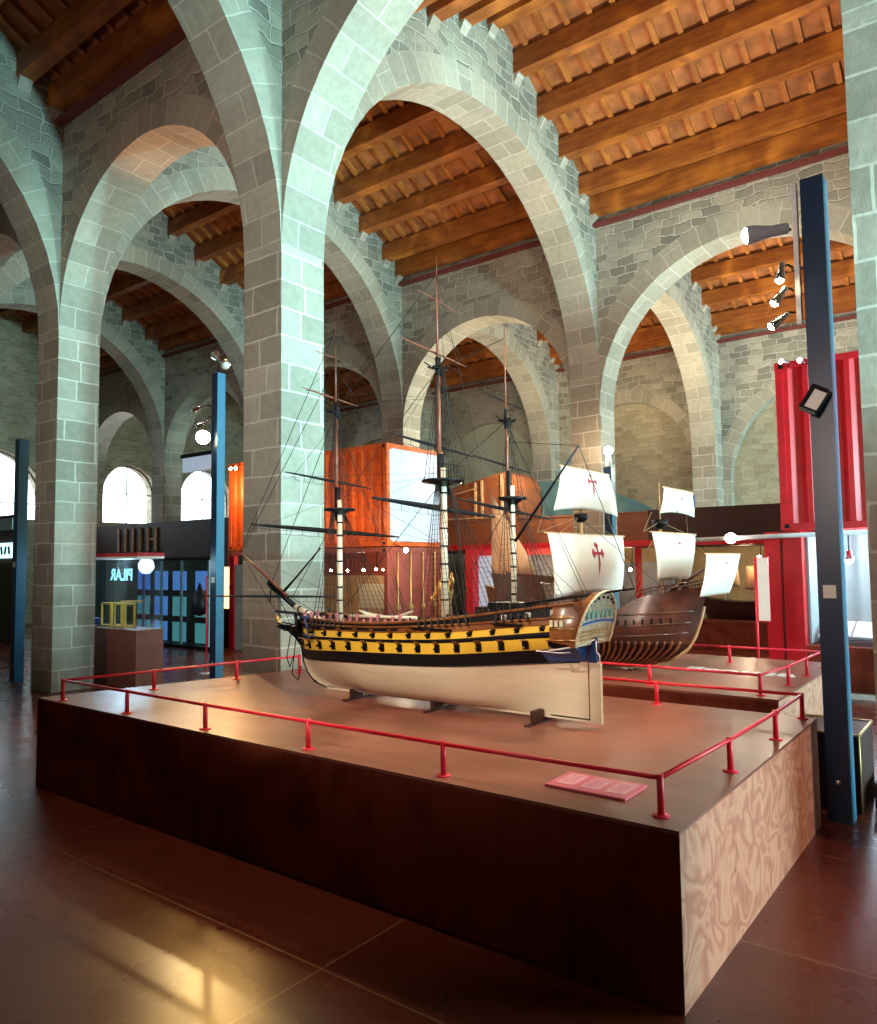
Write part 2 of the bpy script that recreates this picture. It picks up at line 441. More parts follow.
for x, L in ((-28.5, WWIN), (7.35, EWIN)):
    for (c, r, sill, sp) in L:
        w = MB(); n = 20
        top_ = [(x, c-r*math.cos(PI*i/n), sp+r*math.sin(PI*i/n)) for i in range(n+1)]
        w.face([(x, c-r, sill), *top_, (x, c+r, sill)], GLASS)
        o = w.build('window_%d' % wi, kind='structure')
        fr = MB()
        fr.tube([(x, c-r, sill), *top_, (x, c+r, sill), (x, c-r, sill)], .04, DRK, 6)
        fr.tube([(x, c, sill), (x, c, sp+r)], .025, DRK, 6); fr.tube([(x, c-r, sp), (x, c+r, sp)], .025, DRK, 6)
        fr.build('window_frame', o, kind='structure')
        wi += 1

# roofs
for ni, (y0, y1, ridge) in enumerate(NAVES):
    c, fn = roof_fn(y0, y1, ridge)
    ce = MB()
    for s in (-1, 1):
        e = c+s*((y1-y0)/2+.45)
        z0 = fn(c); z1 = fn(e)
        pts = [(-28.9, c, z0), (7.7, c, z0), (7.7, e, z1), (-28.9, e, z1)]
        ce.face(pts, BOARD); ce.face([(p[0], p[1], p[2]+.2) for p in pts], BOARD)
        # rafters
        x = -28.0
        while x < 6.8:
            a = Vector((x, c, fn(c)-.035)); b = Vector((x, c+s*(y1-y0)/2, fn(c+(y1-y0)/2)-.035))
            ce.bar(a, b, .09, .10, RAFT)
            # thin terracotta rows between rafters, sagging boards
            x += .42
    struct('ceiling', ce)
    # purlins
    for k in range(len(XR)):
        xa = XR[k+1] if k+1 < len(XR) else -28.2
        xb = XR[k]-W if k else 7.0
        if xb-xa < .5: continue
        for j in range(-5, 6):
            y = c+j*.85
            if abs(j) == 5: y = c+(1 if j > 0 else -1)*((y1-y0)/2-.15)
            if y > y1 or y < y0: continue
            zb = fn(y)-.09-.36
            m = MB(); m.bb(xa+.002, xb-.002, y-.12, y+.12, zb, zb+.38, BEAM)
            struct('ceiling_beam', m)
            if k and abs(j) < 6:      # small stone corbels under the beam end
                pass
        for y, sgn in ((y0, 1), (y1, -1)):
            z = fn(y)-.62
            m = MB(); m.bb(xa+.002, xb-.002, min(y, y+sgn*.14), max(y, y+sgn*.14), z+.03, z+.10, CORN)
            struct('trim_cornice', m)
    # corbels on both faces of each cross frame
    for k in range(1, len(XR)):
        m = MB()
        for j in range(-5, 6):
            y = c+j*.85
            if abs(j) == 5: y = c+(1 if j > 0 else -1)*((y1-y0)/2-.15)
            zb = fn(y)-.45
            for xf, sg in ((XR[k], 1), (XR[k]-W, -1)):
                m.face([(xf, y-.10, zb), (xf+sg*.11, y-.10, zb), (xf+sg*.11, y+.10, zb), (xf, y+.10, zb)], ASH)
                m.face([(xf, y-.10, zb), (xf+sg*.11, y-.10, zb), (xf, y-.10, zb-.17)], ASH)
                m.face([(xf, y+.10, zb), (xf+sg*.11, y+.10, zb), (xf, y+.10, zb-.17)], ASH)
                m.face([(xf+sg*.11, y-.10, zb), (xf+sg*.11, y+.10, zb), (xf, y+.10, zb-.17), (xf, y-.10, zb-.17)], ASH)
        struct('trim_corbels', m)

# ================================================================== PLATFORMS
def platform(poly, label, split=None):
    """poly: front-left, front-right, back-right, back-left (counter-clockwise seen from above)"""
    t = thing('display_platform', (poly[0][0], poly[0][1], 0), label, 'platform')
    n = len(poly)
    for i in range(n):
        (xa, ya), (xb, yb) = poly[i], poly[(i+1) % n]
        d = Vector((xb-xa, yb-ya, 0)); L = d.length; d.normalize(); nn = Vector((d.y, -d.x, 0))
        cuts = 3 if L > 4 else 2
        if i == 0 and L > 4: marks = [0, (-3.42+7.28)/L*1.0, 1]
        else: marks = [q/cuts for q in range(cuts+1)]
        for q in range(len(marks)-1):
            a = Vector((xa, ya, 0))+d*L*marks[q]+d*.002; b = Vector((xa, ya, 0))+d*L*marks[q+1]-d*.002
            m = MB()
            P = [a, b, b-nn*.02, a-nn*.02]
            z0, z1 = .0, HP-.018
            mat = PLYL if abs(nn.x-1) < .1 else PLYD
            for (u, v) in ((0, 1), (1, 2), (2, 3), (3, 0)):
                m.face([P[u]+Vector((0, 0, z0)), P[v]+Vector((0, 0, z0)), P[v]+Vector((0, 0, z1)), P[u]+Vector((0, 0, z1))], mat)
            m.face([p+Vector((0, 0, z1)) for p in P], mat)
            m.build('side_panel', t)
    m = MB()
    T = [Vector((x, y, HP)) for x, y in poly]; B = [p-Vector((0, 0, .018)) for p in T]
    m.face(T, PLYT); m.face(B[::-1], PLYT)
    for i in range(n): m.face([B[i], B[(i+1) % n], T[(i+1) % n], T[i]], PLYT)
    m.build('deck', t)
    return t
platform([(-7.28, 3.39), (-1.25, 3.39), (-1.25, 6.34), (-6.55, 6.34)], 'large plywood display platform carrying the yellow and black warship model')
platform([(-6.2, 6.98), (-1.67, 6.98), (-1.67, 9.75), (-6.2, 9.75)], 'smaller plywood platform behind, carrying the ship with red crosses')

def railing(paths, label):
    p0 = paths[0][0]
    t = thing('guard_rail', (p0[0], p0[1], HP), label, 'railing', 'low red guard rails on the platforms')
    done = set()
    for path in paths:
        for (x, y) in path:
            k = (round(x, 2), round(y, 2))
            if k in done: continue
            done.add(k)
            m = MB(); m.tube([(x, y, HP+.004), (x, y, HP+.195)], .017, RED, 12)
            p = m.build('post', t)
            m = MB(); m.lathe((x, y, HP), [(.043, 0), (.043, .006), (.02, .009)], RED, 16); m.build('base_flange', p)
        m = MB(); m.tube([(x, y, HP+.178) for x, y in path], .0125, RED, 8)
        m.build('rail_bar', t)
    return t
fr = [(-6.95, 3.46), (-5.88, 3.46), (-4.82, 3.46), (-3.74, 3.48), (-2.64, 3.49), (-1.39, 3.54)]
lf = [(-6.95, 3.46), (-6.78, 4.27), (-6.62, 5.14), (-6.44, 5.86)]
rt = [(-1.39, 3.54), (-1.35, 4.50), (-1.33, 5.45), (-1.335, 6.27)]
bk = [(-1.335, 6.27), (-2.45, 6.22), (-3.7, 6.2), (-4.9, 6.2), (-6.0, 6.2)]
railing([fr, lf, rt, bk], 'red tubular guard rail around the large platform with the warship')
f2 = [(-1.85, 7.12), (-2.87, 7.13), (-3.95, 7.12), (-5.0, 7.12), (-6.05, 7.12)]
r2 = [(-1.85, 7.12), (-1.78, 7.84), (-1.76, 8.55), (-1.74, 9.25)]
b2 = [(-1.74, 9.25), (-2.72, 9.2), (-3.8, 9.2), (-4.9, 9.2), (-6.05, 9.2)]
railing([f2, r2, b2], 'red tubular guard rail around the smaller rear platform')

# pink information panel
t = thing('information_board', (-1.85, 3.8, HP), 'flat pink information panel with three text blocks lying on the platform', 'sign')
m = MB(); m.box((-1.845, 3.79, HP+.008), (.46, .29, .012), PINK); m.build('panel_board', t, bevel=.002)
for i in range(3):
    m = MB(); x = -1.99+i*.145
    m.box((x, 3.80, HP+.0150), (.105, .20, .0012), PINKL)
    for j in range(6): m.box((x-.004*(j % 2), 3.87-j*.026, HP+.0160), (.088-.012*(j % 3), .006, .0008), PINK)
    m.build('text_block', t)

# lettering lying on the rear platform
def text(name, body, size, mat, M, ext=.003, parent=None, **kw):
    cu = bpy.data.curves.new(name, 'FONT'); cu.body = body; cu.size = size; cu.extrude = ext; cu.offset = size*.02; cu.align_x = 'CENTER'; cu.align_y = 'CENTER'
    cu.materials.append(mat)
    tmp = bpy.data.objects.new(name+'_curve', cu); COL.objects.link(tmp); bpy.context.view_layer.update()
    me = bpy.data.meshes.new_from_object(tmp.evaluated_get(bpy.context.evaluated_depsgraph_get())); bpy.data.objects.remove(tmp)
    me.materials.clear(); me.materials.append(mat)
    o = bpy.data.objects.new(name, me); COL.objects.link(o); o.matrix_world = M
    if parent: o.parent = parent; o.matrix_world = M; o.location = Vector(M.translation)-WORLD[parent.name]
    tag(o, **kw); return o

# ================================================================== STEEL COLUMNS AND SPOTLIGHTS
def column(x, y, h, label, w=.165, plate_z=1.74, base=None):
    t = thing('steel_column', (x, y, 0), label, 'column', 'dark blue steel lighting columns')
    m = MB()
    fl = .014
    m.bb(x-w/2, x+w/2, y-w/2, y-w/2+fl, 0, h, NAVY)
    m.bb(x-w/2, x+w/2, y+w/2-fl, y+w/2, 0, h, NAVY)
    m.bb(x+w/2-.03, x+w/2-.02, y-w/2+fl, y+w/2-fl, 0, h, NAVY_LIT)
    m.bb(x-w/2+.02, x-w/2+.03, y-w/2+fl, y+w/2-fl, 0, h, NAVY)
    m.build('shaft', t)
    m = MB(); m.bb(x+w/2-.002, x+w/2+.004, y-w/2, y+w/2, 0.001, h, NAVY_LIT); m.build('lit_side_strip', t)  # light on the east side painted as a brighter blue strip
    m = MB(); m.bb(x-w/2+.02, x+w/2-.02, y-w/2+fl, y+w/2-fl, h-.02, h, NAVY); m.build('end_cap', t)
    if plate_z:
        m = MB(); m.bb(x-.045, x+.045, y-w/2-.004, y-w/2, plate_z-.05, plate_z+.05, WHT); m.build('number_plate', t)
    m = MB(); m.lathe((x+.0, y-w/2-.001, .30), [(.022, 0), (.022, .006), (.01, .012)], CHR, 14, (0, -1, 0)); m.build('bolt', t)
    return t
column(-1.145, 6.55, 5.04, 'tall dark blue steel column standing right of the platforms')
column(-11.19, 8.25, 5.42, 'dark blue steel column with two grey lamps on top, behind the left rail')
column(-14.0, 6.15, 4.28, 'dark blue steel column left of the left stone pillar', plate_z=2.05)
column(-6.52, 14.35, 3.9, 'dark blue steel column with a glowing globe, behind the crossed sails', plate_z=None)

def spot(loc, d, label, lit=LAMP, L=.15, r=.045, arm=None, power=0, col=(1, .8, .5), size=1.2, body=CHR, target=None):
    loc = Vector(loc); d = Vector(d).normalized()
    t = thing('spotlight', loc, label, 'spotlight', 'spotlights on the steel columns')
    m = MB(); m.lathe(loc, [(r*.45, -L*.55), (r*.6, -L*.5), (r*.62, -L*.1), (r, L*.35), (r, L*.5), (r*.86, L*.5), (r*.8, L*.42)], body, 18, d); m.build('lamp_housing', t)
    m = MB(); m.lathe(loc, [(.001, L*.43), (r*.84, L*.44), (r*.82, L*.54), (r*.5, L*.5+r*.45), (.001, L*.5+r*.6)], lit, 16, d); m.build('bulb', t)
    if arm is not None:
        m = MB(); m.tube([loc-d*L*.3, (loc-d*L*.3+Vector(arm))/2+Vector((0, 0, .02)), arm], .009, BLK, 8); m.build('bracket', t)
    if power:
        l = bpy.data.lights.new('spot_light', 'SPOT'); l.energy = power; l.color = col; l.spot_size = size; l.spot_blend = .6; l.shadow_soft_size = .04
        lo = bpy.data.objects.new('spot_light', l); COL.objects.link(lo); lo.location = loc+d*(L*.6)
        lo.rotation_euler = d.to_track_quat('-Z', 'Y').to_euler()
    return t

# ================================================================== WARSHIP MODEL
CY = 5.10
def lerp_tab(tab, x):
    if x <= tab[0][0]: return tab[0][1]
    for (a, va), (b, vb) in zip(tab, tab[1:]):
        if x <= b: return va+(vb-va)*(x-a)/(b-a)
    return tab[-1][1]
def smooth_tab(tab, w=.25):
    return lambda x: sum(lerp_tab(tab, x+w*(i-4)/4) for i in range(9))/9
LV = [smooth_tab(list(zip([-5.58, -5.3, -4.7, -4.23, -3.51, -2.57, -2.42], v))) for v in (
    (1.09, 1.11, 1.155, 1.165, 1.195, 1.26, 1.27),      # waterline
    (1.20, 1.21, 1.245, 1.255, 1.285, 1.375, 1.39),
    (1.30, 1.31, 1.335, 1.34, 1.37, 1.46, 1.47),
    (1.335, 1.34, 1.36, 1.365, 1.40, 1.505, 1.52),
    (1.40, 1.405, 1.42, 1.425, 1.46, 1.56, 1.57),
    (1.45, 1.45, 1.455, 1.46, 1.51, 1.60, 1.61),
    (1.53, 1.51, 1.485, 1.49, 1.56, 1.695, 1.72))]
def stem_x(z): return lerp_tab([(.84, -5.24), (.88, -5.42), (.96, -5.52), (1.06, -5.58), (1.26, -5.63), (1.5, -5.66)], z)
def stern_x(z): return -2.46+max(0, z-1.40)*.28
KEEL = .842
def hull_pt(u, lv):
    """u 0 stern..1 stem; lv 0..5 underwater (fractions), 5..11 the sheer lines"""
    xa = -2.46+u*(-5.58+2.46)
    def z_of(l):
        if l <= 5: return KEEL+(LV[0](xa)-KEEL)*(0, .10, .28, .52, .78, 1)[l]
        return LV[l-5](xa)
    def b_of(l):
        bw = .37
        if u > .58: bw *= max(0, 1-((u-.58)/.42)**2.1)
        sf = min(1, u/.42); bw *= .07+.93*math.sin(PI/2*sf)**1.1
        if l <= 5:
            g = (0, .10, .28, .52, .78, 1)[l]
            p = .36
            if u < .4: p += 1.3*(1-u/.4)**1.5
            if u > .7: p += .5*((u-.7)/.3)
            return max(.012, bw*g**p)
        up = .37
        if u > .68: up *= max(0, 1-((u-.68)/.32)**2.7)
        if u < .3: up *= .80+.20*(u/.3)**.8
        k = {6: .75, 7: 1, 8: .99, 9: .96, 10: .92, 11: .88}[l]
        if l == 6: k = .80 if u > .2 else .80-.22*(1-u/.2)
        b = bw+(up-bw)*min(1, k*1.15) if l == 6 else up*k
        return max(.012, b)
    l0 = int(math.floor(lv)); l1 = min(l0+1, 11); f = lv-l0
    z = z_of(l0)*(1-f)+z_of(l1)*f; b = b_of(l0)*(1-f)+b_of(l1)*f
    x = stern_x(z)+u*(stem_x(z)-stern_x(z))
    return Vector((x, b, z))
SHIP = thing('ship_model', (-4.0, CY, KEEL), 'large three-masted warship model, yellow and black gun decks over a cream hull', 'ship model')
def side(p, s): return Vector((p.x, CY+s*p.y, p.z))
US = [i/60 for i in range(61)]
hm = MB()
def hmat(i, j):
    u = US[j]
    if i < 5: return CREAM
    if i == 5: return BLUEH if u < .07 else BLK  # black counter, its blue light put into the colour near the stern
    if i in (6, 8):
        if u < .035 or u > (.905 if i == 8 else .955): return VARN if i == 8 and u < .5 else BLK
        return YEL
    if i == 7: return BLK
    if i == 9: return VARN if u < .5 else BLK
    return BLK if u > .06 else VARN
for s in (-1, 1):
    rows = [[side(hull_pt(u, l), s) for u in US] for l in range(12)]
    if s == 1: rows = [r[::-1] for r in rows]
    hm.grid(rows, CREAM, True, (lambda i, j: hmat(i, j)) if s == -1 else (lambda i, j: hmat(i, 59-j)))
# close stern below the counter
ring = [hull_pt(0, l) for l in range(12)]
for l in range(7): 
    a, b = ring[l], ring[l+1]
    hm.face([side(a, -1), side(a, 1), side(b, 1), side(b, -1)], CREAM if l < 5 else BLUEH)
hm.face([side(hull_pt(0, 0), -1), side(hull_pt(0, 0), 1), side(hull_pt(1, 0), 1), side(hull_pt(1, 0), -1)], CREAM)
HULL = hm.build('hull', SHIP)
m = MB()
dk = [[side(hull_pt(u, 10.3 if u > .33 else 10.6), s) for s in (-1, 1)] for u in US]
for i in range(60): m.face([dk[i][0], dk[i][1], dk[i+1][1], dk[i+1][0]], VARN)
m.build('deck', SHIP)
BLK.node_tree.nodes['Principled BSDF'].inputs['Specular IOR Level'].default_value = .2
m = MB(); m.bb(-5.25, -2.46, CY-.012, CY+.012, KEEL-.015, KEEL+.01, CREAM)
m.tube([(stem_x(z)-.012, CY, z) for z in (.845, .88, .96, 1.06, 1.16, 1.26, 1.36, 1.46)], .014, BLK, 8)
m.build('keel', SHIP)
# wales and rails following the sheer
for nm, lv, r, mt in (('wale', 5, .006, BLK), ('rail_strake', 10, .010, VARN), ('rail_strake', 9, .006, VARN), ('top_rail', 11, .011, VARN), ('wale', 7.6, .007, BLK)):
    for s in (-1, 1):
        m = MB(); m.tube([side(hull_pt(u, lv), s)+Vector((0, s*.004, 0)) for u in US[1:-1:2]], r, mt, 6); m.build(nm, SHIP)
# rudder
m = MB(); m.bb(-2.455, -2.36, CY-.016, CY+.016, KEEL-.02, 1.26, CREAM); m.bb(-2.455, -2.39, CY-.016, CY+.016, 1.26, 1.44, BLUEH)
m.bb(-2.458, -2.450, CY-.020, CY+.020, KEEL, 1.4, VARN)
m.tube([(-2.385, CY-.02, 1.42), (-2.385, CY-.02, 1.34), (-2.36, CY-.02, 1.32), (-2.36, CY-.02, 1.27)], .005, WHT, 6)
m.build('rudder', SHIP)
# stern gallery
def gy(z):   # half width of the decorated transom
    return lerp_tab([(1.39, .27), (1.45, .285), (1.55, .28), (1.62, .26), (1.68, .225), (1.73, .165), (1.765, .09), (1.78, .0)], z)
m = MB(); zs = [1.39, 1.42, 1.45, 1.49, 1.53, 1.57, 1.60, 1.63, 1.66, 1.69, 1.715, 1.74, 1.76, 1.775]
xs_ = lambda z: -2.43+(z-1.39)*.30
for a, b in zip(zs, zs[1:]):
    m.face([(xs_(a), CY-gy(a), a), (xs_(a), CY+gy(a), a), (xs_(b), CY+gy(b), b), (xs_(b), CY-gy(b), b)], GILT)
    m.face([(xs_(a)-.06, CY-gy(a), a), (xs_(a), CY-gy(a), a), (xs_(b), CY-gy(b), b), (xs_(b)-.06, CY-gy(b), b)], VARN)
    m.face([(xs_(a)-.06, CY+gy(a), a), (xs_(a), CY+gy(a), a), (xs_(b), CY+gy(b), b), (xs_(b)-.06, CY+gy(b), b)], VARN)
GAL = m.build('stern_gallery', SHIP)
def arcline(z, dz, mt, r, off=.006, wf=.97):
    q = MB(); q.tube([(xs_(z+dz*(1-(y/1.0)**2))+off, CY+y*gy(z)*wf, z+dz*(1-y*y)) for y in [i/8-1 for i in range(17)]], r, mt, 6); return q
arcline(1.545, .02, BLUEM, .007).build('blue_band', GAL)
arcline(1.565, .02, WHT, .006).build('white_band', GAL)
arcline(1.53, .02, WHT, .005).build('white_band', GAL)
arcline(1.46, .015, GOLD, .006).build('gold_band', GAL)
arcline(1.43, .012, GOLD, .005).build('gold_band', GAL)
m = MB(); m.tube([(xs_(z)+.008, CY+s*gy(z), z) for s, L_ in ((-1, zs), (1, zs[::-1])) for z in L_], .010, GILT, 6); m.build('carved_frame', GAL)
for i in range(6):
    y = -.19+i*.076
    q = MB(); q.bb(xs_(1.62)-.0, xs_(1.62)+.008, CY+y-.02, CY+y+.02, 1.585, 1.655, plain('window_teal_%d' % i, (.25, .5, .45), .2)); q.build('stern_window', GAL)
for i in range(7):
    a = PI*(.12+.76*i/6)
    q = MB(); y = -math.cos(a)*.20; z = 1.66+math.sin(a)*.075
    q.box((xs_(z)+.004, CY+y, z), (.008, .024, .02), BLK); q.build('pierced_opening', GAL)
for i in range(9):
    y = -.26+i*.065
    q = MB(); q.box((xs_(1.49)+.004, CY+y, 1.495), (.006, .035, .018), GOLD); q.build('carved_panel', GAL)
# quarter gallery on the near and far side, counter mouldings
for s in (-1, 1):
    q = MB()
    q.grid([[(-2.60, CY+s*.33, 1.43), (-2.52, CY+s*.335, 1.42), (-2.43, CY+s*.275, 1.40)], [(-2.60, CY+s*.335, 1.50), (-2.51, CY+s*.345, 1.51), (-2.41, CY+s*.29, 1.50)],
            [(-2.60, CY+s*.32, 1.58), (-2.50, CY+s*.33, 1.59), (-2.39, CY+s*.275, 1.60)], [(-2.58, CY+s*.30, 1.66), (-2.48, CY+s*.29, 1.67), (-2.37, CY+s*.235, 1.68)]], VARN)
    QG = q.build('quarter_gallery', SHIP)
    for z in (1.44, 1.52, 1.60):
        q2 = MB(); q2.tube([(-2.60, CY+s*.338, z), (-2.51, CY+s*.35, z+.005), (-2.415, CY+s*.295, z+.005)], .005, GOLD, 6); q2.build('gallery_rail', QG)
    for xx in (-2.575, -2.535, -2.495):
        q2 = MB(); q2.box((xx, CY+s*.345, 1.56), (.024, .012, .045), GILT); q2.build('gallery_window', QG)
    q = MB(); q.tube([(-2.62, CY+s*.32, 1.365), (-2.5, CY+s*.31, 1.385), (-2.42, CY+s*.2, 1.40), (-2.40, CY, 1.43)], .006, WHT, 6); q.build('white_moulding', SHIP)
    q = MB(); q.tube([(-2.72, CY+s*.33, 1.36), (-2.56, CY+s*.25, 1.345), (-2.47, CY+s*.05, 1.34)], .005, WHT, 6); q.build('white_moulding', SHIP)
# gun ports
def port(u, lv0, lv1, w, lid, gun):
    lc = lv0+(lv1-lv0)*.5
    c = side(hull_pt(u, lc), -1); c2 = side(hull_pt(u-.012, lc), -1); up = (side(hull_pt(u, lv1), -1)-side(hull_pt(u, lv0), -1))
    h = up.length*.72; up.normalize(); t = (c2-c).normalized(); n = t.cross(up); 
    if n.y > 0: n = -n
    R = Matrix((t, up, n)).transposed()
    m = MB(); m.box(c, (w, h, .012), BLK, R); m.build('gun_port', SHIP)
    if lid:
        m = MB(); cc = c+up*h*.5+n*.022+up*.012
        nn = (n*.8+up*.6).normalized(); R2 = Matrix((t, nn, t.cross(nn))).transposed()
        m.box(cc, (w*.95, .042, .006), VARN, R2); m.box(cc-t.cross(nn)*.004, (w*.8, .034, .003), MASTR, R2); m.build('port_lid', SHIP)
    if gun:
        m = MB(); m.lathe(c, [(.010, 0), (.009, .03), (.011, .034), (.011, .040), (.005, .041)], BLK, 10, n); m.lathe(c+n*.0395, [(.0065, 0), (.0065, .003)], CHR, 10, n); m.build('cannon', SHIP)
for i in range(15): port(.05+i*.0625, 6, 7, .052, True, True)
for i in range(13): port(.075+i*.0635, 8, 9, .040, i > 4, True)
for i in range(3):
    u = .06+i*.062; c = side(hull_pt(u, 10.45), -1)
    m = MB(); m.box(c, (.045, .012, .035), WHT)
    for q in (-.012, 0, .012): m.box(c+Vector((q, -.004, 0)), (.003, .01, .035), BLK)
    m.build('lattice_port', SHIP)
# channels and deadeyes, anchors, catheads, beakhead
def rope(name, segs, r=.0022, mat=ROPE, parent=SHIP, n=4):
    m = MB()
    for a, b in segs: m.tube([a, b], r, mat, n, caps=False)
    return m.build(name, parent)
for s in (-1, 1):
    for xc in (-4.95, -3.66, -2.98):
        u = (xc+2.46)/(-3.12); p = side(hull_pt(u, 9.5), s)
        m = MB(); m.box(p+Vector((0, s*.02, 0)), (.42 if xc < -3.1 else .26, .05, .010), BLK); m.build('channel', SHIP)
m = MB()
HD = [(-5.60, 1.18), (-5.72, 1.28), (-5.84, 1.345), (-5.97, 1.375), (-5.98, 1.405), (-5.88, 1.40), (-5.78, 1.385), (-5.62, 1.40)]
for s in (-1, 1): m.face([(x, CY+s*.014, z) for x, z in (HD if s < 0 else HD[::-1])], BLK)
for (x0, z0), (x1, z1) in zip(HD, HD[1:]+HD[:1]): m.face([(x0, CY-.014, z0), (x1, CY-.014, z1), (x1, CY+.014, z1), (x0, CY+.014, z0)], BLK)
m.build('beakhead', SHIP)
m = MB(); m.lathe((-5.96, CY, 1.385), [(.012, 0), (.026, .02), (.022, .05), (.012, .07), (.02, .09), (.016, .11), (.002, .125)], GOLD, 12, (-.5, 0, .9)); m.build('figurehead', SHIP)
for s in (-1, 1):
    for k_ in range(5):
        q = MB(); q.tube([(-5.44-.05*k_, CY+s*(.22-.045*k_), 1.34+.008*k_), (-5.46-.05*k_, CY+s*(.23-.045*k_), 1.53-.012*k_)], .017, BLK, 7); q.build('head_timber', SHIP)
    q = MB(); q.face([(-5.40, CY+s*.25, 1.35), (-5.66, CY+s*.03, 1.38), (-5.70, CY+s*.03, 1.49), (-5.42, CY+s*.26, 1.53)], BLK); q.face([(-5.42, CY+s*.26, 1.53), (-5.70, CY+s*.03, 1.49), (-5.70, CY, 1.49), (-5.42, CY, 1.53)], BLK); q.build('headwork', SHIP)
    for dz in (0, .05):
        q = MB(); q.tube([(-5.48, CY+s*.16, 1.40+dz), (-5.65, CY+s*.12, 1.36+dz), (-5.82, CY+s*.06, 1.35+dz), (-5.99, CY+s*.02, 1.38+dz*.8)], .007, BLK, 6); q.build('head_rail', SHIP)
    q = MB(); q.bar((-5.42, CY+s*.18, 1.53), (-5.62, CY+s*.34, 1.56), .025, .025, BLK); q.build('cathead', SHIP)
    q = MB(); q.tube([(-5.15, CY+s*.39, 1.52), (-5.11, CY+s*.375, 1.36)], .008, BLUEH, 8); q.tube([(-5.18, CY+s*.375, 1.38), (-5.11, CY+s*.375, 1.34), (-5.03, CY+s*.375, 1.38)], .008, BLUEH, 8)
    q.tube([(-5.21, CY+s*.39, 1.52), (-5.09, CY+s*.39, 1.53)], .011, BLUEH, 8); q.build('anchor', SHIP)
rope('head_rope', [((-5.6, CY-.15, 1.4), (-5.62, CY-.2, 1.12)), ((-5.62, CY-.2, 1.12), (-5.55, CY-.22, 1.03)), ((-5.55, CY-.22, 1.03), (-5.45, CY-.26, 1.15)), ((-5.42, CY-.26, 1.3), (-5.45, CY-.28, .98)), ((-5.45, CY-.28, .98), (-5.36, CY-.28, .93)), ((-5.36, CY-.28, .93), (-5.32, CY-.28, 1.06))], .005)
# masts
def mast(x, zb, zt, zx, ztop, r, label_w=True):
    t = MB(); t.tube([(x, CY, zb-.1), (x, CY, zt+.10)], [r, r*.8], MASTW, 12)
    M_ = t.build('lower_mast', SHIP)
    nb = 8
    for i in range(nb):
        z = zb+.03+(zt-.15-zb)*i/(nb-1)
        q = MB(); q.lathe((x, CY, z), [(r*1.12, 0), (r*1.12, .014)], BLK, 12); q.build('mast_band', M_)
    q = MB(); q.tube([(x-.02, CY, zt-.10), (x-.03, CY, zt+.22)], r*.95, BLK, 10)
    q.tube([(x-.045, CY, zt-.06), (x-.045, CY, zx+.08)], [r*.7, r*.5], MASTR, 10)
    q.tube([(x-.045, CY, zx-.06), (x-.045, CY, zx+.10)], r*.75, BLK, 8)
    q.tube([(x-.05, CY, zx-.05), (x-.05, CY, ztop)], [r*.42, r*.12], MASTR, 8)
    q.build('topmast', SHIP)
    return M_
def platform_top(x, z, rx, ry, rail):
    m = MB(); n = 20
    m.lathe((x, CY, z), [(.03, -.05), (rx*.7, -.015), (rx, -.012), (rx, .008), (rx*.9, .01), (.03, .01)], BLK, 18)
    o = m.build('top_platform', SHIP)
    if rail:
        q = MB()
        for i in range(10):
            y = CY-rx*.9+i*rx*.2
            q.tube([(x+.10, y, z), (x+.10, y, z+.13)], .004, BLK, 5)
        q.tube([(x+.10, CY-rx*.9, z+.13), (x+.10, CY+rx*.9, z+.13)], .006, BLK, 6); q.tube([(x+.10, CY-rx*.9, z+.07), (x+.10, CY+rx*.9, z+.07)], .004, BLK, 6)
        q.build('top_railing', o)
def yard(a, b, r, mat=BLK):
    a = Vector(a); b = Vector(b); m = MB()
    m.tube([a+(b-a)*q for q in (0, .06, .3, .5, .7, .94, 1)], [r*.35, r*.5, r*.85, r, r*.85, r*.5, r*.35], mat, 8)
    o = m.build('yard', SHIP)
    q = MB()
    for i in range(9):
        p = a+(b-a)*(.1+.1*i); p1 = a+(b-a)*(.1+.1*(i+1))
        if i < 8: q.tube([p-Vector((0, 0, r+.035)), (p+p1)/2-Vector((0, 0, r+.045)), p1-Vector((0, 0, r+.035))], .0022, ROPE, 4, caps=False)
        q.tube([p, p-Vector((0, 0, r+.035))], .002, ROPE, 4, caps=False)
    if r > .012: q.build('foot_rope', o)
    return o
FM, MM, ZM = -5.09, -3.815, -3.11
mast(FM, 1.50, 2.50, 3.44, 4.30, .030); mast(MM, 1.50, 2.70, 3.66, 4.66, .034); mast(ZM, 1.60, 2.50, 3.12, 3.90, .024)
platform_top(FM, 2.51, .15, .15, False); platform_top(MM, 2.69, .19, .19, True); platform_top(ZM, 2.50, .12, .12, False)
for x, z, w in ((FM-.04, 3.44, .09), (MM-.04, 3.66, .11), (ZM-.04, 3.12, .07)):
    m = MB()
    for dx in (-.03, .03): m.box((x+dx, CY, z), (.012, w*2, .012), BLK)
    for dy in (-.04, .04): m.box((x, CY+dy, z+.01), (.12, .012, .012), BLK)
    m.tube([(x, CY-w, z), (x-.05, CY-w*1.2, z+.04)], .006, BLK, 6); m.tube([(x, CY+w, z), (x-.05, CY+w*1.2, z+.04)], .006, BLK, 6)
    m.build('crosstrees', SHIP)
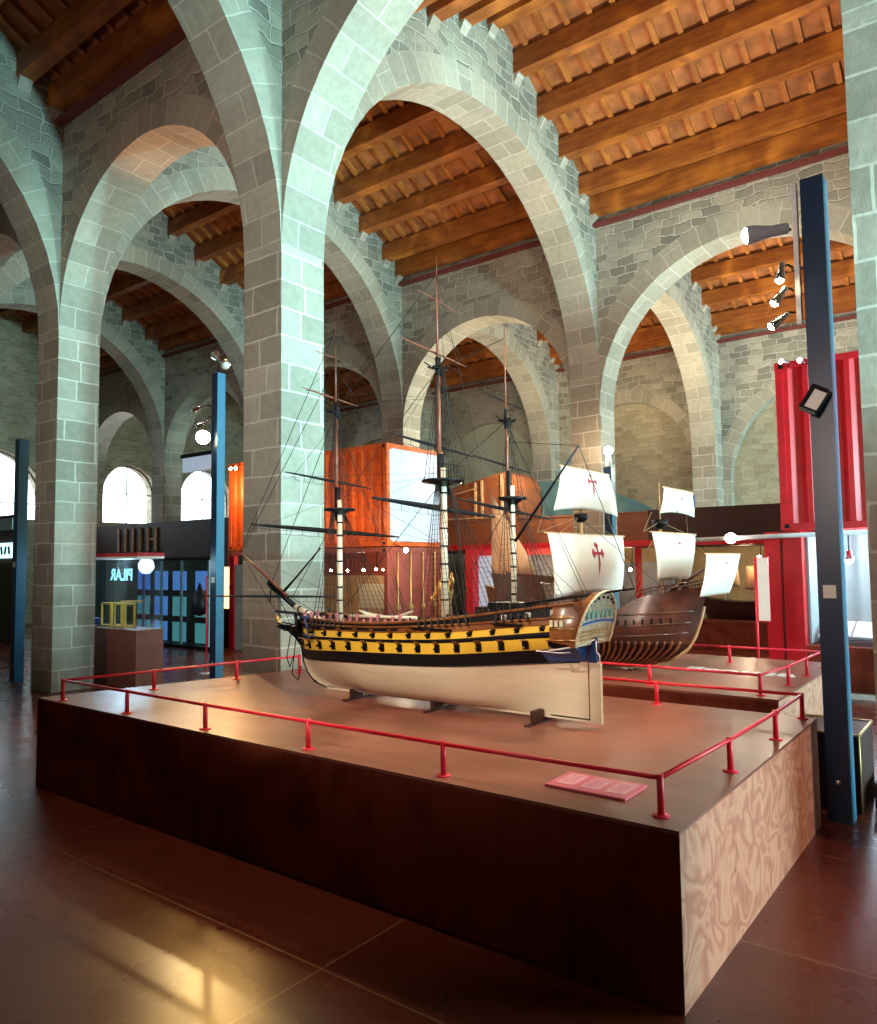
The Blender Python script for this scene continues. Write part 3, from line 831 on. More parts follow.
for (x, y0, z0, y1, z1, r) in ((FM-.06, 4.11, 2.34, 6.03, 2.27, .024), (FM-.08, 4.50, 2.82, 5.62, 2.75, .014), (FM-.08, 4.69, 3.62, 5.44, 3.56, .010), (FM-.08, 4.86, 4.0, 5.3, 3.97, .007),
                              (MM-.06, 4.27, 2.50, 5.98, 2.42, .026), (MM-.08, 4.53, 3.03, 5.68, 2.96, .016), (MM-.08, 4.64, 3.84, 5.57, 3.78, .011), (MM-.08, 4.86, 4.30, 5.47, 4.25, .008),
                              (ZM-.05, 4.42, 2.46, 5.82, 2.36, .016), (ZM-.06, 4.64, 2.80, 5.48, 2.74, .011), (ZM-.06, 4.77, 3.31, 5.42, 3.26, .008)):
    yard((x, y0, z0), (x, y1, z1), r, BLK if z0 < 3.5 else MASTR)
# bowsprit, jib boom, spritsail yard, spanker boom and gaff
m = MB(); m.tube([(-5.35, CY, 1.46), (-5.72, CY, 1.58)], [.030, .028], MASTW, 12); m.tube([(-5.72, CY, 1.58), (-6.12, CY, 1.79)], [.028, .024], BLK, 12)
B_ = m.build('bowsprit', SHIP)
for f in (.2, .5, .8):
    q = MB(); p = Vector((-5.35, CY, 1.46)).lerp(Vector((-5.72, CY, 1.58)), f); q.lathe(p, [(.033, 0), (.033, .018)], BLK, 12, (-.37, 0, .12)); q.build('bowsprit_band', B_)
m = MB(); m.tube([(-5.85, CY, 1.69), (-6.62, CY, 2.13)], [.017, .008], MASTR, 8); m.lathe((-6.10, CY, 1.80), [(.03, 0), (.035, .03), (.02, .05)], BLK, 10, (-.8, 0, .45)); m.tube([(-6.10, CY, 1.78), (-6.12, CY, 1.62)], .008, BLK, 6); m.build('jib_boom', SHIP)
yard((-5.92, 4.20, 1.72), (-5.92, 5.95, 1.64), .014)
m = MB(); m.tube([(ZM+.03, CY, 1.66), (-2.08, CY, 1.80)], [.013, .008], BLK, 8); m.build('spanker_boom', SHIP)
m = MB(); m.tube([(ZM+.02, CY, 2.16), (-2.50, CY, 2.86)], [.013, .007], BLK, 8); m.build('gaff', SHIP)
m = MB(); m.tube([(-5.90, CY, 1.73), (-5.70, CY, 1.88), (-5.36, CY, 2.15)], [.016, .010, .008], BLK, 6); m.build('boom_iron', SHIP)
# shrouds with ratlines
def shrouds(name, x, zt, spread, n, s, zc=None, yw=.37, ytop=.07, dx=.04, r=.0028, step=.045):
    m = MB(); lines = []
    for i in range(n):
        xb = x+dx+spread*i/(n-1)
        u = min(.97, max(.03, (xb+2.46)/(-3.12))); 
        b = side(hull_pt(u, 9.8), s)+Vector((0, s*.04, 0)) if zc is None else Vector((xb, CY+s*yw, zc))
        t = Vector((x-.03+.02*i/(n-1), CY+s*ytop, zt))
        lines.append((b, t)); m.tube([b, t], r, ROPE, 4, caps=False)
        if zc is None: m.lathe(b, [(.008, -.004), (.008, .012), (.006, .03), (.008, .045), (.008, .06)], ROPE, 6, (t-b))
    H_ = (lines[0][1]-lines[0][0]).length; k = int(H_/step)
    for j in range(1, k):
        f = j/k*.94
        m.tube([a+(b-a)*f for a, b in lines], .0013, ROPE, 3, caps=False)
    return m.build(name, SHIP)
for s in (-1, 1):
    shrouds('shrouds', FM, 2.49, .40, 7, s); shrouds('shrouds', MM, 2.67, .46, 8, s); shrouds('shrouds', ZM, 2.48, .26, 5, s)
    shrouds('topmast_shrouds', FM, 3.43, .10, 4, s, 2.52, .13, .03, -.06); shrouds('topmast_shrouds', MM, 3.65, .14, 4, s, 2.70, .16, .03, -.08); shrouds('topmast_shrouds', ZM, 3.11, .08, 3, s, 2.51, .10, .02, -.04)
    rope('backstays', [((x+.5+.04*j, CY+s*.37, 1.52+(.08 if x > -3.5 else 0)), (x-.05, CY, z)) for x, z, c in ((FM, 3.44, 2), (MM, 3.66, 2), (ZM, 3.12, 2), (FM, 4.2, 1), (MM, 4.5, 1)) for j in range(c)], .0022)
    rope('yard_lifts', [((x, CY+s*h, z), (x, CY, z+d)) for x, h, z, d in ((FM-.07, .92, 2.31, .30), (MM-.07, .82, 2.46, .32), (FM-.08, .52, 2.78, .55), (MM-.08, .52, 3.0, .6), (MM-.08, .42, 3.82, .35), (FM-.08, .35, 3.6, .3), (ZM-.06, .62, 2.42, .2), (ZM-.06, .4, 2.77, .3))], .0018)
    rope('braces', [((FM-.07, CY+s*.93, 2.31), (MM, CY+s*.05, 2.15)), ((FM-.08, CY+s*.54, 2.78), (MM, CY+s*.05, 2.75)), ((MM-.07, CY+s*.83, 2.46), (-2.6, CY+s*.3, 1.66)), ((MM-.08, CY+s*.55, 3.0), (ZM, CY+s*.03, 2.6)), ((FM-.08, CY+s*.36, 3.6), (MM, CY, 3.4)), ((MM-.08, CY+s*.45, 3.8), (ZM, CY, 3.3))], .0018)
    rope('bowsprit_shrouds', [((-6.10, CY+s*.02, 1.78), (-5.50, CY+s*.22, 1.45)), ((-6.6, CY, 2.12), (-5.92, CY+s*.7, 1.68))], .0022)
rope('stays', [((FM, CY, 2.50), (-5.80, CY, 1.64)), ((FM-.05, CY, 3.44), (-6.10, CY, 1.80)), ((FM-.05, CY, 3.9), (-6.60, CY, 2.13)), ((FM-.05, CY, 4.25), (-6.62, CY, 2.14)),
               ((MM, CY, 2.70), (FM+.05, CY, 1.58)), ((MM-.05, CY, 3.66), (FM, CY, 2.56)), ((MM-.05, CY, 4.5), (FM, CY, 3.5)),
               ((ZM, CY, 2.5), (MM+.05, CY, 1.62)), ((ZM-.05, CY, 3.12), (MM, CY, 2.72)), ((ZM-.05, CY, 3.8), (MM, CY, 3.66)),
               ((-6.6, CY, 2.12), (-6.12, CY, 1.62)), ((-6.12, CY, 1.62), (-5.72, CY, 1.30)), ((-6.0, CY, 1.72), (-5.75, CY, 1.32)), ((-2.50, CY, 2.86), (ZM, CY, 2.95)), ((-2.08, CY, 1.8), (-2.50, CY, 2.86))], .0032)
# deck fittings
for i in range(16):
    x = -5.30+i*.085
    if abs(x-FM) < .03: continue
    m = MB(); z = hull_pt((x+2.46)/(-3.12), 11).z
    m.tube([(x, CY-.25, z-.04), (x, CY-.25, z+.03+.02*(i % 3))], .014, MAGE, 8); m.build('hammock_roll', SHIP)
m = MB(); m.grid([[(x, CY-.12+wd*k, z+abs(k)*0.0+hh) for x, wd, z, hh in ((-4.72, .0, 1.55, .03), (-4.6, .05, 1.53, .02), (-4.4, .06, 1.52, .01), (-4.2, .05, 1.53, .02), (-4.08, .01, 1.55, .04))] for k in (-1, -.5, 0, .5, 1)], MASTW); m.build('ship_boat', SHIP, solid=.01)
m = MB(); m.tube([(-4.75, CY-.22, 1.535), (-3.95, CY-.22, 1.545)], .014, MASTW, 8); m.build('spare_spar', SHIP)
for i in range(12):
    x = -3.98+i*.10
    m = MB(); z = hull_pt((x+2.46)/(-3.12), 11).z; m.tube([(x, CY-.27, z-.03), (x, CY-.27, z+.035)], .009, BLK, 6); m.build('timberhead', SHIP)
m = MB(); m.bb(-3.3, -3.0, CY-.1, CY+.1, 1.55, 1.68, BLK); m.build('deck_house', SHIP)

SHIP.scale = (.965, 1, 1)
# cradles under the warship
STX = [(-4.75, 'dark wooden cradle under the bow of the warship'), (-3.84, 'dark wooden cradle under the middle of the warship'), (-2.90, 'dark wooden cradle near the rudder of the warship')]
for x, lab in STX:
    u = (x+2.46)/(-3.12)
    t = thing('ship_cradle', (x, CY, HP), lab, 'stand')
    m = MB()
    m.bb(x-.022, x+.022, CY-.26, CY+.26, HP, HP+.014, DRK)
    m.build('base_bar', t)
    for s in (-1, 1):
        y0 = .30; 
        # top follows the bottom of the hull
        def hz(y):
            best = .85
            for l in range(0, 50):
                p = hull_pt(u, l/10)
                if p.y >= y: return p.z
            return .9
        q = MB(); ys = [.03, .06, .10, .14, .17]
        for a, b in zip(ys, ys[1:]):
            za, zb_ = min(hz(a)-.012, .89), min(hz(b)-.012, .89)
            za = max(za, HP+.02); zb_ = max(zb_, HP+.02)
            for xx in (-.018, .018): q.face([(x+xx, CY+s*a, HP+.018), (x+xx, CY+s*b, HP+.018), (x+xx, CY+s*b, zb_), (x+xx, CY+s*a, za)], DRK)
            q.face([(x-.018, CY+s*a, za), (x+.018, CY+s*a, za), (x+.018, CY+s*b, zb_), (x-.018, CY+s*b, zb_)], DRK)
        zb_ = max(min(hz(.17)-.012, .89), HP+.02)
        q.face([(x-.018, CY+s*.17, HP+.018), (x+.018, CY+s*.17, HP+.018), (x+.018, CY+s*.17, zb_), (x-.018, CY+s*.17, zb_)], DRK)
        q.build('upright', t)

# ================================================================== CARRACK MODEL (bow to the right)
C2 = 8.10
NAO = thing('ship_model', (-3.8, C2, HP), 'dark wooden sailing ship model with exposed ribs and cream sails bearing red crosses', 'ship model')
def nstem(z): return lerp_tab([(.82, -3.30), (.86, -3.08), (.94, -2.90), (1.05, -2.76), (1.18, -2.68), (1.35, -2.62), (1.50, -2.58), (1.75, -2.50)], z)
def nstern(z): return lerp_tab([(.82, -4.75), (1.2, -4.95), (1.9, -5.15)], z)
def nao_pt(u, z):
    x = nstern(z)+u*(nstem(z)-nstern(z))
    b = .42
    if u > .62: b *= max(0, 1-((u-.62)/.38)**2.2)**.8
    if u < .35: b *= .55+.45*(u/.35)**.8
    g = max(0, min(1, (z-.82)/.42)); b *= max(.04, g)**(.42+.5*max(0, (u-.75))/.25+.6*max(0, (.3-u)/.3))
    if z > 1.3: b *= 1-.22*(z-1.3)/.5
    return Vector((x, max(b, .012), z))
def sheer(u): return lerp_tab([(0, 1.86), (.28, 1.80), (.33, 1.50), (.55, 1.40), (.66, 1.44), (.76, 1.60), (.80, 1.63), (1, 1.72)], u)
UU = [i/40 for i in range(41)]
m = MB()
def nside(p, s): return Vector((p.x, C2+s*p.y, p.z))
for s in (-1, 1):
    rows = []
    for f in range(13):
        rows.append([nside(nao_pt(u, 1.10+(sheer(u)-1.10)*f/12), s) for u in UU])
    if s == 1: rows = [r[::-1] for r in rows]
    m.grid(rows, MAHO)
NH = m.build('hull', NAO)
m = MB()
for s in (-1, 1):
    rows = [[nside(nao_pt(u, .825+(1.12-.825)*f/6)*1.0, s)*1.0 for u in UU] for f in range(7)]
    rows = [[Vector((p.x, C2+(p.y-C2)*.88, p.z+.012)) for p in r] for r in rows]
    if s == 1: rows = [r[::-1] for r in rows]
    m.grid(rows, DRK)
m.build('inner_planking', NAO)
for i in range(30):
    u = .06+i*.031
    for s in (-1, 1):
        q = MB(); q.tube([nside(nao_pt(u, .83+(1.13-.83)*k/8), s) for k in range(9)], .0150, MREDW, 6); q.build('rib', NAO)
m = MB(); m.tube([(nstem(z)+.012, C2, z) for z in (.815, .86, .94, 1.05, 1.18, 1.35, 1.50)], .016, PWOOD, 8); m.tube([(-4.8, C2, .812), (-3.25, C2, .812)], .016, PWOOD, 8); m.build('keel', NAO)
m = MB()
for a, b in zip(UU, UU[1:]):
    za, zb_ = sheer(a)-.07, sheer(b)-.07
    m.face([nside(nao_pt(a, za), -1), nside(nao_pt(b, zb_), -1), nside(nao_pt(b, zb_), 1), nside(nao_pt(a, za), 1)], MAHO)
m.build('deck', NAO)
for lv in (1.13, 1.24, 1.36):
    for s in (-1, 1):
        q = MB(); q.tube([nside(nao_pt(u, lv+.10*u*u), s)+Vector((0, s*.004, 0)) for u in UU[2:-1]], .009, MAHO, 6); q.build('wale', NAO)
for i in range(13):
    u = .47+i*.036; z = 1.27+.16*(u-.4); p = nside(nao_pt(u, z), -1); p2 = nside(nao_pt(u+.01, z), -1)
    t_ = (p2-p).normalized(); R = Matrix((t_, Vector((0, 0, 1)).cross(t_), Vector((0, 0, 1)))).transposed()
    q = MB(); q.box(p, (.022, .012, .075+.0*i), BLK, R); q.build('side_opening', NAO)
for s in (-1, 1):
    q = MB(); pts = [nside(nao_pt(.76+.236*k/10, sheer(.76+.236*k/10)), s)+Vector((0, 0, .07)) for k in range(11)]
    q.tube(pts, .007, MAHO, 6); q.tube([p-Vector((0, 0, .035)) for p in pts], .005, MAHO, 6)
    for p in pts: q.tube([p-Vector((0, 0, .08)), p], .005, MAHO, 5)
    q.build('forecastle_rail', NAO)
m = MB(); m.tube([(-2.95, C2, 1.64), (-2.46, C2, 1.96)], [.022, .014], MAHO, 8); m.build('bowsprit', NAO)
def nmast(x, z0, z1, zt, r):
    m = MB(); m.tube([(x, C2, z0), (x, C2, z1)], [r, r*.7], PWOOD, 10); m.tube([(x, C2, z1-.08), (x, C2, zt)], [r*.5, r*.25], PWOOD, 8); o = m.build('mast', NAO)
    q = MB(); q.lathe((x, C2, z1-.10), [(.035, 0), (.08, .04), (.085, .10), (.078, .10), (.03, .03)], BLK, 14); q.build('crows_nest', o)
    return o
nmast(-3.98, 1.30, 2.55, 3.12, .030); nmast(-3.02, 1.50, 2.44, 2.86, .022); 
def sail(x, zt, ztw, zb, zbw, yt=C2, yb=C2, belly=.10, sc=.0, name='sail', parent=NAO, mat=SAIL, skew=0, c=None, dxb=0.0):
    """quad sail in a plane across the ship, bellying towards +x; widths are half widths"""
    rows = []; NU, NV = 16, 12
    def P(a, b):   # a -1..1 across, b 0 top..1 bottom
        w = ztw+(zbw-ztw)*b; cy = yt+(yb-yt)*b
        z = zt+(zb-zt)*b+sc*(1-a*a)*b*b+skew*a
        return Vector((x+dxb*b+belly*math.sin(PI*min(1, b*.92+.04))*(1-a*a*.7), cy+a*w, z))
    for j in range(NV+1): rows.append([P(i/NU*2-1, j/NV) for i in range(NU+1)])
    m = MB(); m.grid(rows, mat); o = m.build(name, parent, solid=.004)
    q = MB(); q.tube([P(-1.06, 0)+Vector((-.008, 0, .006)), P(1.06, 0)+Vector((-.008, 0, .006))], .010, PWOOD, 8); q.build('yard', parent)
    return o, P
def emblem(o, P, ca, cb, s, aw, bh, off=.009):
    """red sword-cross on the side facing the camera"""
    m = MB()
    def strip(e0, e1, l, r, n=6):   # vertical band from e0 to e1, l(f), r(f) the half-plane edges
        for k in range(n):
            f0, f1 = k/n, (k+1)/n
            pts = []
            for f, xx in ((f0, l(f0)), (f0, r(f0)), (f1, r(f1)), (f1, l(f1))):
                pts.append(P(ca+xx*s*aw, cb+(e0+(e1-e0)*f)*s*bh)+Vector((off, 0, 0)))
            m.face(pts, EMB)
    strip(-.55, .42, lambda f: -.10, lambda f: .10)
    strip(.42, 1.35, lambda f: -.15*(1-f), lambda f: .15*(1-f))
    strip(-.98, -.76, lambda f: -.26*f, lambda f: .26*f, 3); strip(-.76, -.52, lambda f: -.26*(1-f)-.06, lambda f: .26*(1-f)+.06, 3)
    for sx in (-1, 1):
        strip(-.28, -.10, lambda f: min(0, sx*.6), lambda f: max(0, sx*.6), 2)
        strip(-.50, -.19, lambda f: sx*.62-.05-.2*f, lambda f: sx*.62+.05+.2*f, 3); strip(-.19, .14, lambda f: sx*.62-.22*(1-f)-.02, lambda f: sx*.62+.22*(1-f)+.02, 3)
    m.build('cross_emblem', o)
o, P = sail(-3.90, 2.30, .98, 1.60, .88, C2+.02, C2+.04, .10, .03); emblem(o, P, .06, .36, 1.15, .17, .22)
o, P = sail(-3.90, 3.06, .62, 2.55, .84, C2+.0, C2+.02, .07, .05); emblem(o, P, .05, .32, 1.15, .18, .24)
o, P = sail(-2.95, 2.29, .68, 1.78, .50, C2+.25, C2+.18, .07, .0, skew=0); emblem(o, P, .0, .24, .6, .13, .16)
o, P = sail(-2.95, 2.79, .46, 2.50, .55, C2+.42, C2+.36, .04, .03, skew=0); emblem(o, P, .0, .38, .6, .16, .26)
o, P = sail(-2.45, 2.05, .60, 1.62, .50, C2+.35, C2+.12, .06, .0, dxb=-.04); emblem(o, P, .0, .24, .6, .14, .2)
def nrope(segs, r=.003, mat=ROPET): rope('rigging', segs, r, mat, NAO)
for s in (-1, 1):
    nrope([((-4.02, C2+.02+s*.98, 2.31), (-3.98, C2, 2.52)), ((-4.02, C2+.02+s*.5, 2.31), (-3.98, C2, 2.52)), ((-4.02, C2+.02+s*.98, 2.31), (-4.02, C2+.02+s*.82, 2.58)),
           ((-3.04, C2+.25+s*.68, 2.30), (-3.02, C2, 2.42)), ((-3.04, C2+.25+s*.68, 2.30), (-3.04, C2+.36+s*.55, 2.52)), ((-2.45, C2+.35+s*.60, 2.06), (-2.46, C2, 1.96))])
    nrope([((-4.3-.06*i, C2+s*.38, 1.42), (-3.98, C2, 2.46)) for i in range(5)]+[((-3.2-.06*i, C2+s*.26, 1.62), (-3.02, C2, 2.36)) for i in range(4)], .003)
nrope([((-3.02, C2, 2.42), (-2.46, C2, 1.97)), ((-3.02, C2, 2.82), (-2.46, C2, 1.97)), ((-3.98, C2, 2.5), (-3.02, C2, 1.7))], .0028, ROPE)
m = MB(); m.bb(-2.98, -2.92, C2+.86, C2+.88, 2.62, 2.76, BLUEH); m.build('pennant', NAO)
NAO.location.x -= .07
for x, lab in ((-3.42, 'low wooden block under the bow of the ship with red crosses'), (-4.4, 'low wooden block under the stern of the ship with red crosses')):
    m = MB(); m.box((x, C2, HP+.0030), (.06, .34, .005), DRK); m.box((x, C2-.15, HP+.014), (.05, .05, .016), DRK); m.box((x, C2+.15, HP+.014), (.05, .05, .016), DRK)
    m.build('ship_block', None, lab, 'stand', origin=(x, C2, HP))

# ================================================================== CONTAINERS
def corrugated(mb, x0, x1, y, z0, z1, mat, depth=.05, pitch=.278, sgn=1):
    """trapezoidal sheet facing -y"""
    prof = []; x = x0
    while x < x1-1e-6:
        for dx, dy in ((0, 0), (.072, 0), (.140, 1), (.210, 1)):
            xx = x+dx*pitch/.278
            if xx < x1: prof.append((xx, y+dy*depth*sgn))
        x += pitch
    prof.append((x1, y))
    for (a, ya), (b, yb) in zip(prof, prof[1:]): mb.face([(a, ya, z0), (b, yb, z0), (b, yb, z1), (a, ya, z1)], mat)
def container(x0, x1, y0, y1, z0, z1, mat, label, group=None, open_front=False, end=None, left_open=False, castmat=None):
    t = thing('shipping_container', (x0, y0, z0), label, 'container', group)
    m = MB(); b = .10
    for xx in (x0, x1-b):
        for yy in (y0, y1-b): m.bb(xx, xx+b, yy, yy+b, z0+.002, z1, mat)
    for yy in (y0, y1-b):
        for zz in (z0+.002, z1-b): m.bb(x0+b, x1-b, yy, yy+b, zz, zz+b, mat)
    for xx in (x0, x1-b):
        for zz in (z0+.002, z1-b): m.bb(xx, xx+b, y0+b, y1-b, zz, zz+b, mat)
    m.build('frame', t)
    for xx in (x0, x1):
        for zz in (z0, z1):
            q = MB(); xs = xx if xx == x0 else xx-.17; zz2 = zz+.002 if zz == z0 else zz-.13
            q.bb(xs-.006, xs+.176, y0-.006, y0+.16, zz2, zz2+.124, castmat or mat); q.bb(xs+.05, xs+.12, y0-.0075, y0-.005, zz2+.03, zz2+.09, BLK); q.build('corner_casting', t)
    m = MB()
    if not open_front: corrugated(m, x0+b, x1-b, y0+.03, z0+b, z1-b, mat)
    m.bb(x0+b, x1-b, y1-.06, y1-.04, z0+b, z1-b, mat)
    m.bb(x0+b, x1-b, y0+b, y1-b, z1-.06, z1-.03, mat); m.bb(x0+b, x1-b, y0+b, y1-b, z0+.03, z0+.06, mat)
    m.build('sheet_walls', t)
    if not left_open:
        q = MB(); q.bb(x0+.03, x0+.05, y0+b, y1-b, z0+b, z1-b, mat); q.build('end_wall', t)
    if end == 'doors':
        q = MB(); q.bb(x1-.05, x1-.03, y0+b, y1-b, z0+b, z1-b, mat)
        for i in (1, 2, 3): q.bb(x1-.035, x1-.022, y0+b, y1-b, z0+(z1-z0)*i/4, z0+(z1-z0)*i/4+.10, mat)
        dr = q.build('door', t)
        for i in range(4):
            yy = y0+.35+i*(y1-y0-.7)/3
            q = MB(); q.tube([(x1-.005, yy, z0+.1), (x1-.005, yy, z1-.1)], .018, BRASS, 8); q.bb(x1-.03, x1+.015, yy-.06, yy+.06, z0+1.0, z0+1.08, BRASS); q.build('lock_rod', dr)
        q = MB(); q.box((x1-.012, y0+.42, z0+.42), (.01, .22, .10), WHT); q.build('plate', dr)
    elif end == 'panel':
        q = MB(); q.bb(x1-.05, x1-.03, y0+b, y1-b, z0+b, z1-b, PALEB); q.build('pale_panel', t, label='pale blue-white end panel')
    else:
        q = MB(); q.bb(x1-.05, x1-.03, y0+b, y1-b, z0+b, z1-b, mat); q.build('end_wall', t)
    return t
container(-2.78, 3.22, 12.2, 14.55, 2.42, 4.98, CRED, 'bright red corrugated container raised on red posts at the right')
container(-15.95, -10.58, 12.1, 14.1, 2.36, 4.58, CORG, 'orange corrugated container with a pale blue end, upper of the two left ones', end='panel')
container(-15.95, -10.58, 12.1, 14.1, 0, 2.34, CBRN, 'oxide red container with barred doors, under the orange container', open_front=True, end='doors', left_open=True)

# display inside the lower left container
m = MB(); m.bb(-15.6, -10.8, 13.7, 13.75, .12, 1.7, TANP); m.bb(-12.9, -12.0, 13.68, 13.70, .9, 1.5, PLAST)
m.build('display_board', None, 'tan display board inside the oxide red container', 'display', origin=(-13, 13.7, .12))
for i, (x, z) in enumerate(((-12.75, 1.88), (-12.22, 1.87), (-11.72, 1.88), (-11.34, 1.90), (-11.12, 1.89))):
    spot((x, 12.6, z), (.3, -.6, -.6), ['small lit lamp inside the dark container, first from the stone pillar', 'small lit lamp inside the dark container, second from the stone pillar', 'small lit lamp inside the dark container, middle of the row', 'small lit lamp inside the dark container, fourth from the stone pillar', 'small lit lamp inside the dark container, nearest its doors'][i], L=.10, r=.04, arm=(x, 12.62, 2.26), body=BLK)
for x, z, lab in ((-10.2, 2.27, 'bright lamp above the barred container doors'),):
    spot((x, 12.25, z), (.6, -.6, -.1), lab, L=.14, r=.06, arm=(-10.56, 12.3, 2.40), body=BLK)

# red posts and the glass showcase beneath the red container
t = thing('display_case', (-2.8, 12.2, 0), 'glass showcase with pale rippled curtain under the red container', 'display case')
m = MB(); m.bb(-3.02, -2.80, 12.15, 12.4, 0, 2.40, CRED); m.build('post', t)
m = MB(); m.bb(-2.76, -2.50, 12.15, 12.4, 0, 2.40, CRED); m.build('post', t)
m = MB(); m.bb(2.98, 3.22, 12.15, 12.4, 0, 2.40, CRED); m.build('post', t)
m = MB(); m.bb(-2.5, 2.98, 12.2, 12.26, .09, .72, PLYD); m.bb(-2.5, 2.98, 12.26, 14.4, .66, .72, PLYD); m.build('wooden_base', t)
m = MB(); m.bb(-2.5, 2.98, 12.16, 12.2, 0.001, .07, WHT); m.build('white_skirting', t)
m = MB(); rows = [[(-2.5+i*.06, 13.9+.05*math.sin(i*1.3)+.02*math.sin(i*.37), z) for i in range(92)] for z in (.72, 2.38)]; m.grid(rows, CURT); m.build('curtain', t)
m = MB(); m.bb(-2.49, -2.46, 12.4, 13.9, .73, 2.38, CURT); m.build('side_lining', t)
m = MB(); m.bb(-2.48, 2.98, 12.20, 12.206, .73, 2.38, GLASS); m.build('glass_pane', t)
t = thing('open_book', (-2.1, 12.7, .73), 'large open book lying on the sloped shelf behind the glass', 'book')
m = MB()
R_ = Matrix.Rotation(math.radians(20), 3, 'X')
m.box((-1.95, 12.75, .90), (.92, .6, .03), GREYP, R_); m.build('cover', t)
for s in (-1, 1):
    q = MB(); q.box((-1.95+s*.22, 12.745, .925), (.42, .55, .02), WHT, R_ @ Matrix.Rotation(s*.05, 3, 'Y')); q.build('page_block', t)
spot((-1.95, 12.6, 2.02), (0, -.3, -1), 'lit lamp hanging inside the curtained showcase', L=.14, r=.07, arm=(-1.95, 12.6, 2.40), lit=LAMP)
spot((-2.60, 12.05, 4.94), (-.6, -.7, .1), 'small lit lamp at the top corner of the red container', L=.12, r=.045, arm=(-2.58, 12.19, 4.9))
spot((-2.36, 12.05, 4.92), (-.3, -.8, .0), 'small lit lamp on the red container, beside the steel column', L=.12, r=.045, arm=(-2.34, 12.19, 4.9))
spot((-15.70, 12.0, 4.42), (.3, -.8, .1), 'left one of two lit lamps on the orange container left of the main pillar', L=.12, r=.05, arm=(-15.7, 12.075, 4.5), body=BLK)
spot((-15.50, 12.0, 4.42), (.3, -.8, .1), 'right one of two lit lamps on the orange container left of the main pillar', L=.12, r=.05, arm=(-15.5, 12.075, 4.5), body=BLK)

# horizontal light bar
t = thing('light_bar', (-3.3, 11.9, 2.34), 'grey horizontal light bar with a round lit lamp, in front of the red posts', 'light')
m = MB(); m.tube([(-4.15, 11.9, 2.30), (-1.3, 11.9, 2.36)], .035, TUBE, 10); m.build('tube', t)
m = MB(); m.bb(-2.10, -1.98, 11.84, 11.96, 2.29, 2.405, WHT); m.build('clamp', t)
m = MB(); m.tube([(-2.7, 11.9, 2.33), (-2.7, 12.13, 2.36)], .015, BLK, 8); m.build('bracket', t)
m = MB(); m.lathe((-3.42, 11.84, 2.235), [(.001, 0), (.06, .02), (.085, .07), (.07, .13), (.02, .16)], LAMPW, 14); m.build('globe', t)

# white sign on a red post
t = thing('information_sign', (-2.58, 9.98, 0), 'white information sign with red edge on a red post behind the rear platform', 'sign')
m = MB(); m.tube([(-2.60, 9.98, 0), (-2.60, 9.98, 2.02)], .016, RED, 8); m.lathe((-2.60, 9.98, 0), [(.10, 0), (.10, .012), (.02, .016)], RED, 16); m.build('post', t)
m = MB(); m.box((-2.515, 9.975, 1.62), (.15, .025, .80), RED); m.build('frame', t)
m = MB(); m.box((-2.505, 9.958, 1.62), (.13, .008, .78), WHT); m.build('face_panel', t)

# dark plinth behind the steel column, dark kerb further right
t = thing('plinth', (-1.3, 7.1, 0), 'dark box plinth with brass edges behind the tall steel column', 'plinth')
m = MB(); m.bb(-1.56, -1.04, 6.78, 7.45, 0, .60, DRK); m.build('body', t)
m = MB()
for a, b in (((-1.56, 6.78), (-1.04, 6.78)), ((-1.04, 6.78), (-1.04, 7.45)), ((-1.04, 7.45), (-1.56, 7.45)), ((-1.56, 7.45), (-1.56, 6.78))): m.bar((*a, .603), (*b, .603), .016, .016, BRASS)
m.tube([(-1.56, 6.775, 0.01), (-1.56, 6.775, .60)], .007, BRASS, 6); m.tube([(-1.04, 6.775, 0.01), (-1.04, 6.775, .60)], .007, BRASS, 6)
m.build('brass_edging', t)
m = MB(); m.bb(-.98, .6, 7.0, 7.6, 0, .20, BLK); m.bb(-.98, .6, 6.98, 7.0, .17, .205, DRK); m.build('low_kerb', None, 'low black kerb on the floor right of the steel column', 'kerb', origin=(-.2, 7.3, 0))

# ================================================================== MEZZANINE AND SHOWCASES BELOW IT
m = MB(); m.bb(-28.1, -2.9, 17.0, 22.4, 2.30, 2.46, DPAR); struct('slab_mezzanine', m)
m = MB(); m.bb(-13.2, -6.75, 16.94, 17.0, 2.46, 3.12, BROWNP); m.bb(-13.2, -6.75, 16.93, 17.01, 3.10, 3.14, BROWNP); struct('wall_parapet', m)
m = MB(); m.bb(-6.75, -2.7, 16.94, 17.0, 2.46, 3.14, DPAR); m.bb(-6.75, -2.7, 16.93, 17.01, 3.12, 3.16, DPAR); struct('wall_parapet', m)
m = MB(); m.bb(-28.1, -13.2, 16.94, 17.0, 2.46, 3.2, DPAR); struct('wall_parapet', m)
m = MB(); m.bb(-13.2, -2.7, 16.88, 16.95, 2.32, 2.46, CRED); struct('beam_red', m)
m = MB(); m.bb(-13.0, -2.9, 19.0, 19.1, 0, 2.3, TANP); struct('partition_rear', m)
# supports of the mezzanine
for i, x in enumerate((-12.9, -10.0, -7.05, -5.95, -3.0)):
    m = MB(); m.bb(x-.06, x+.06, 16.97, 17.09, 0, 2.3, CRED if i != 3 else BLK)
    m.build('mezzanine_post', None, ['red steel post under the balcony, beside the oxide red container', 'red steel post under the balcony, left of the tan sail', 'red steel post under the balcony, behind the crossed sails', 'black steel post between the grey painting and the caravel niche', 'red steel post under the balcony, beside the white sign'][i], 'post', origin=(x, 17, 0))
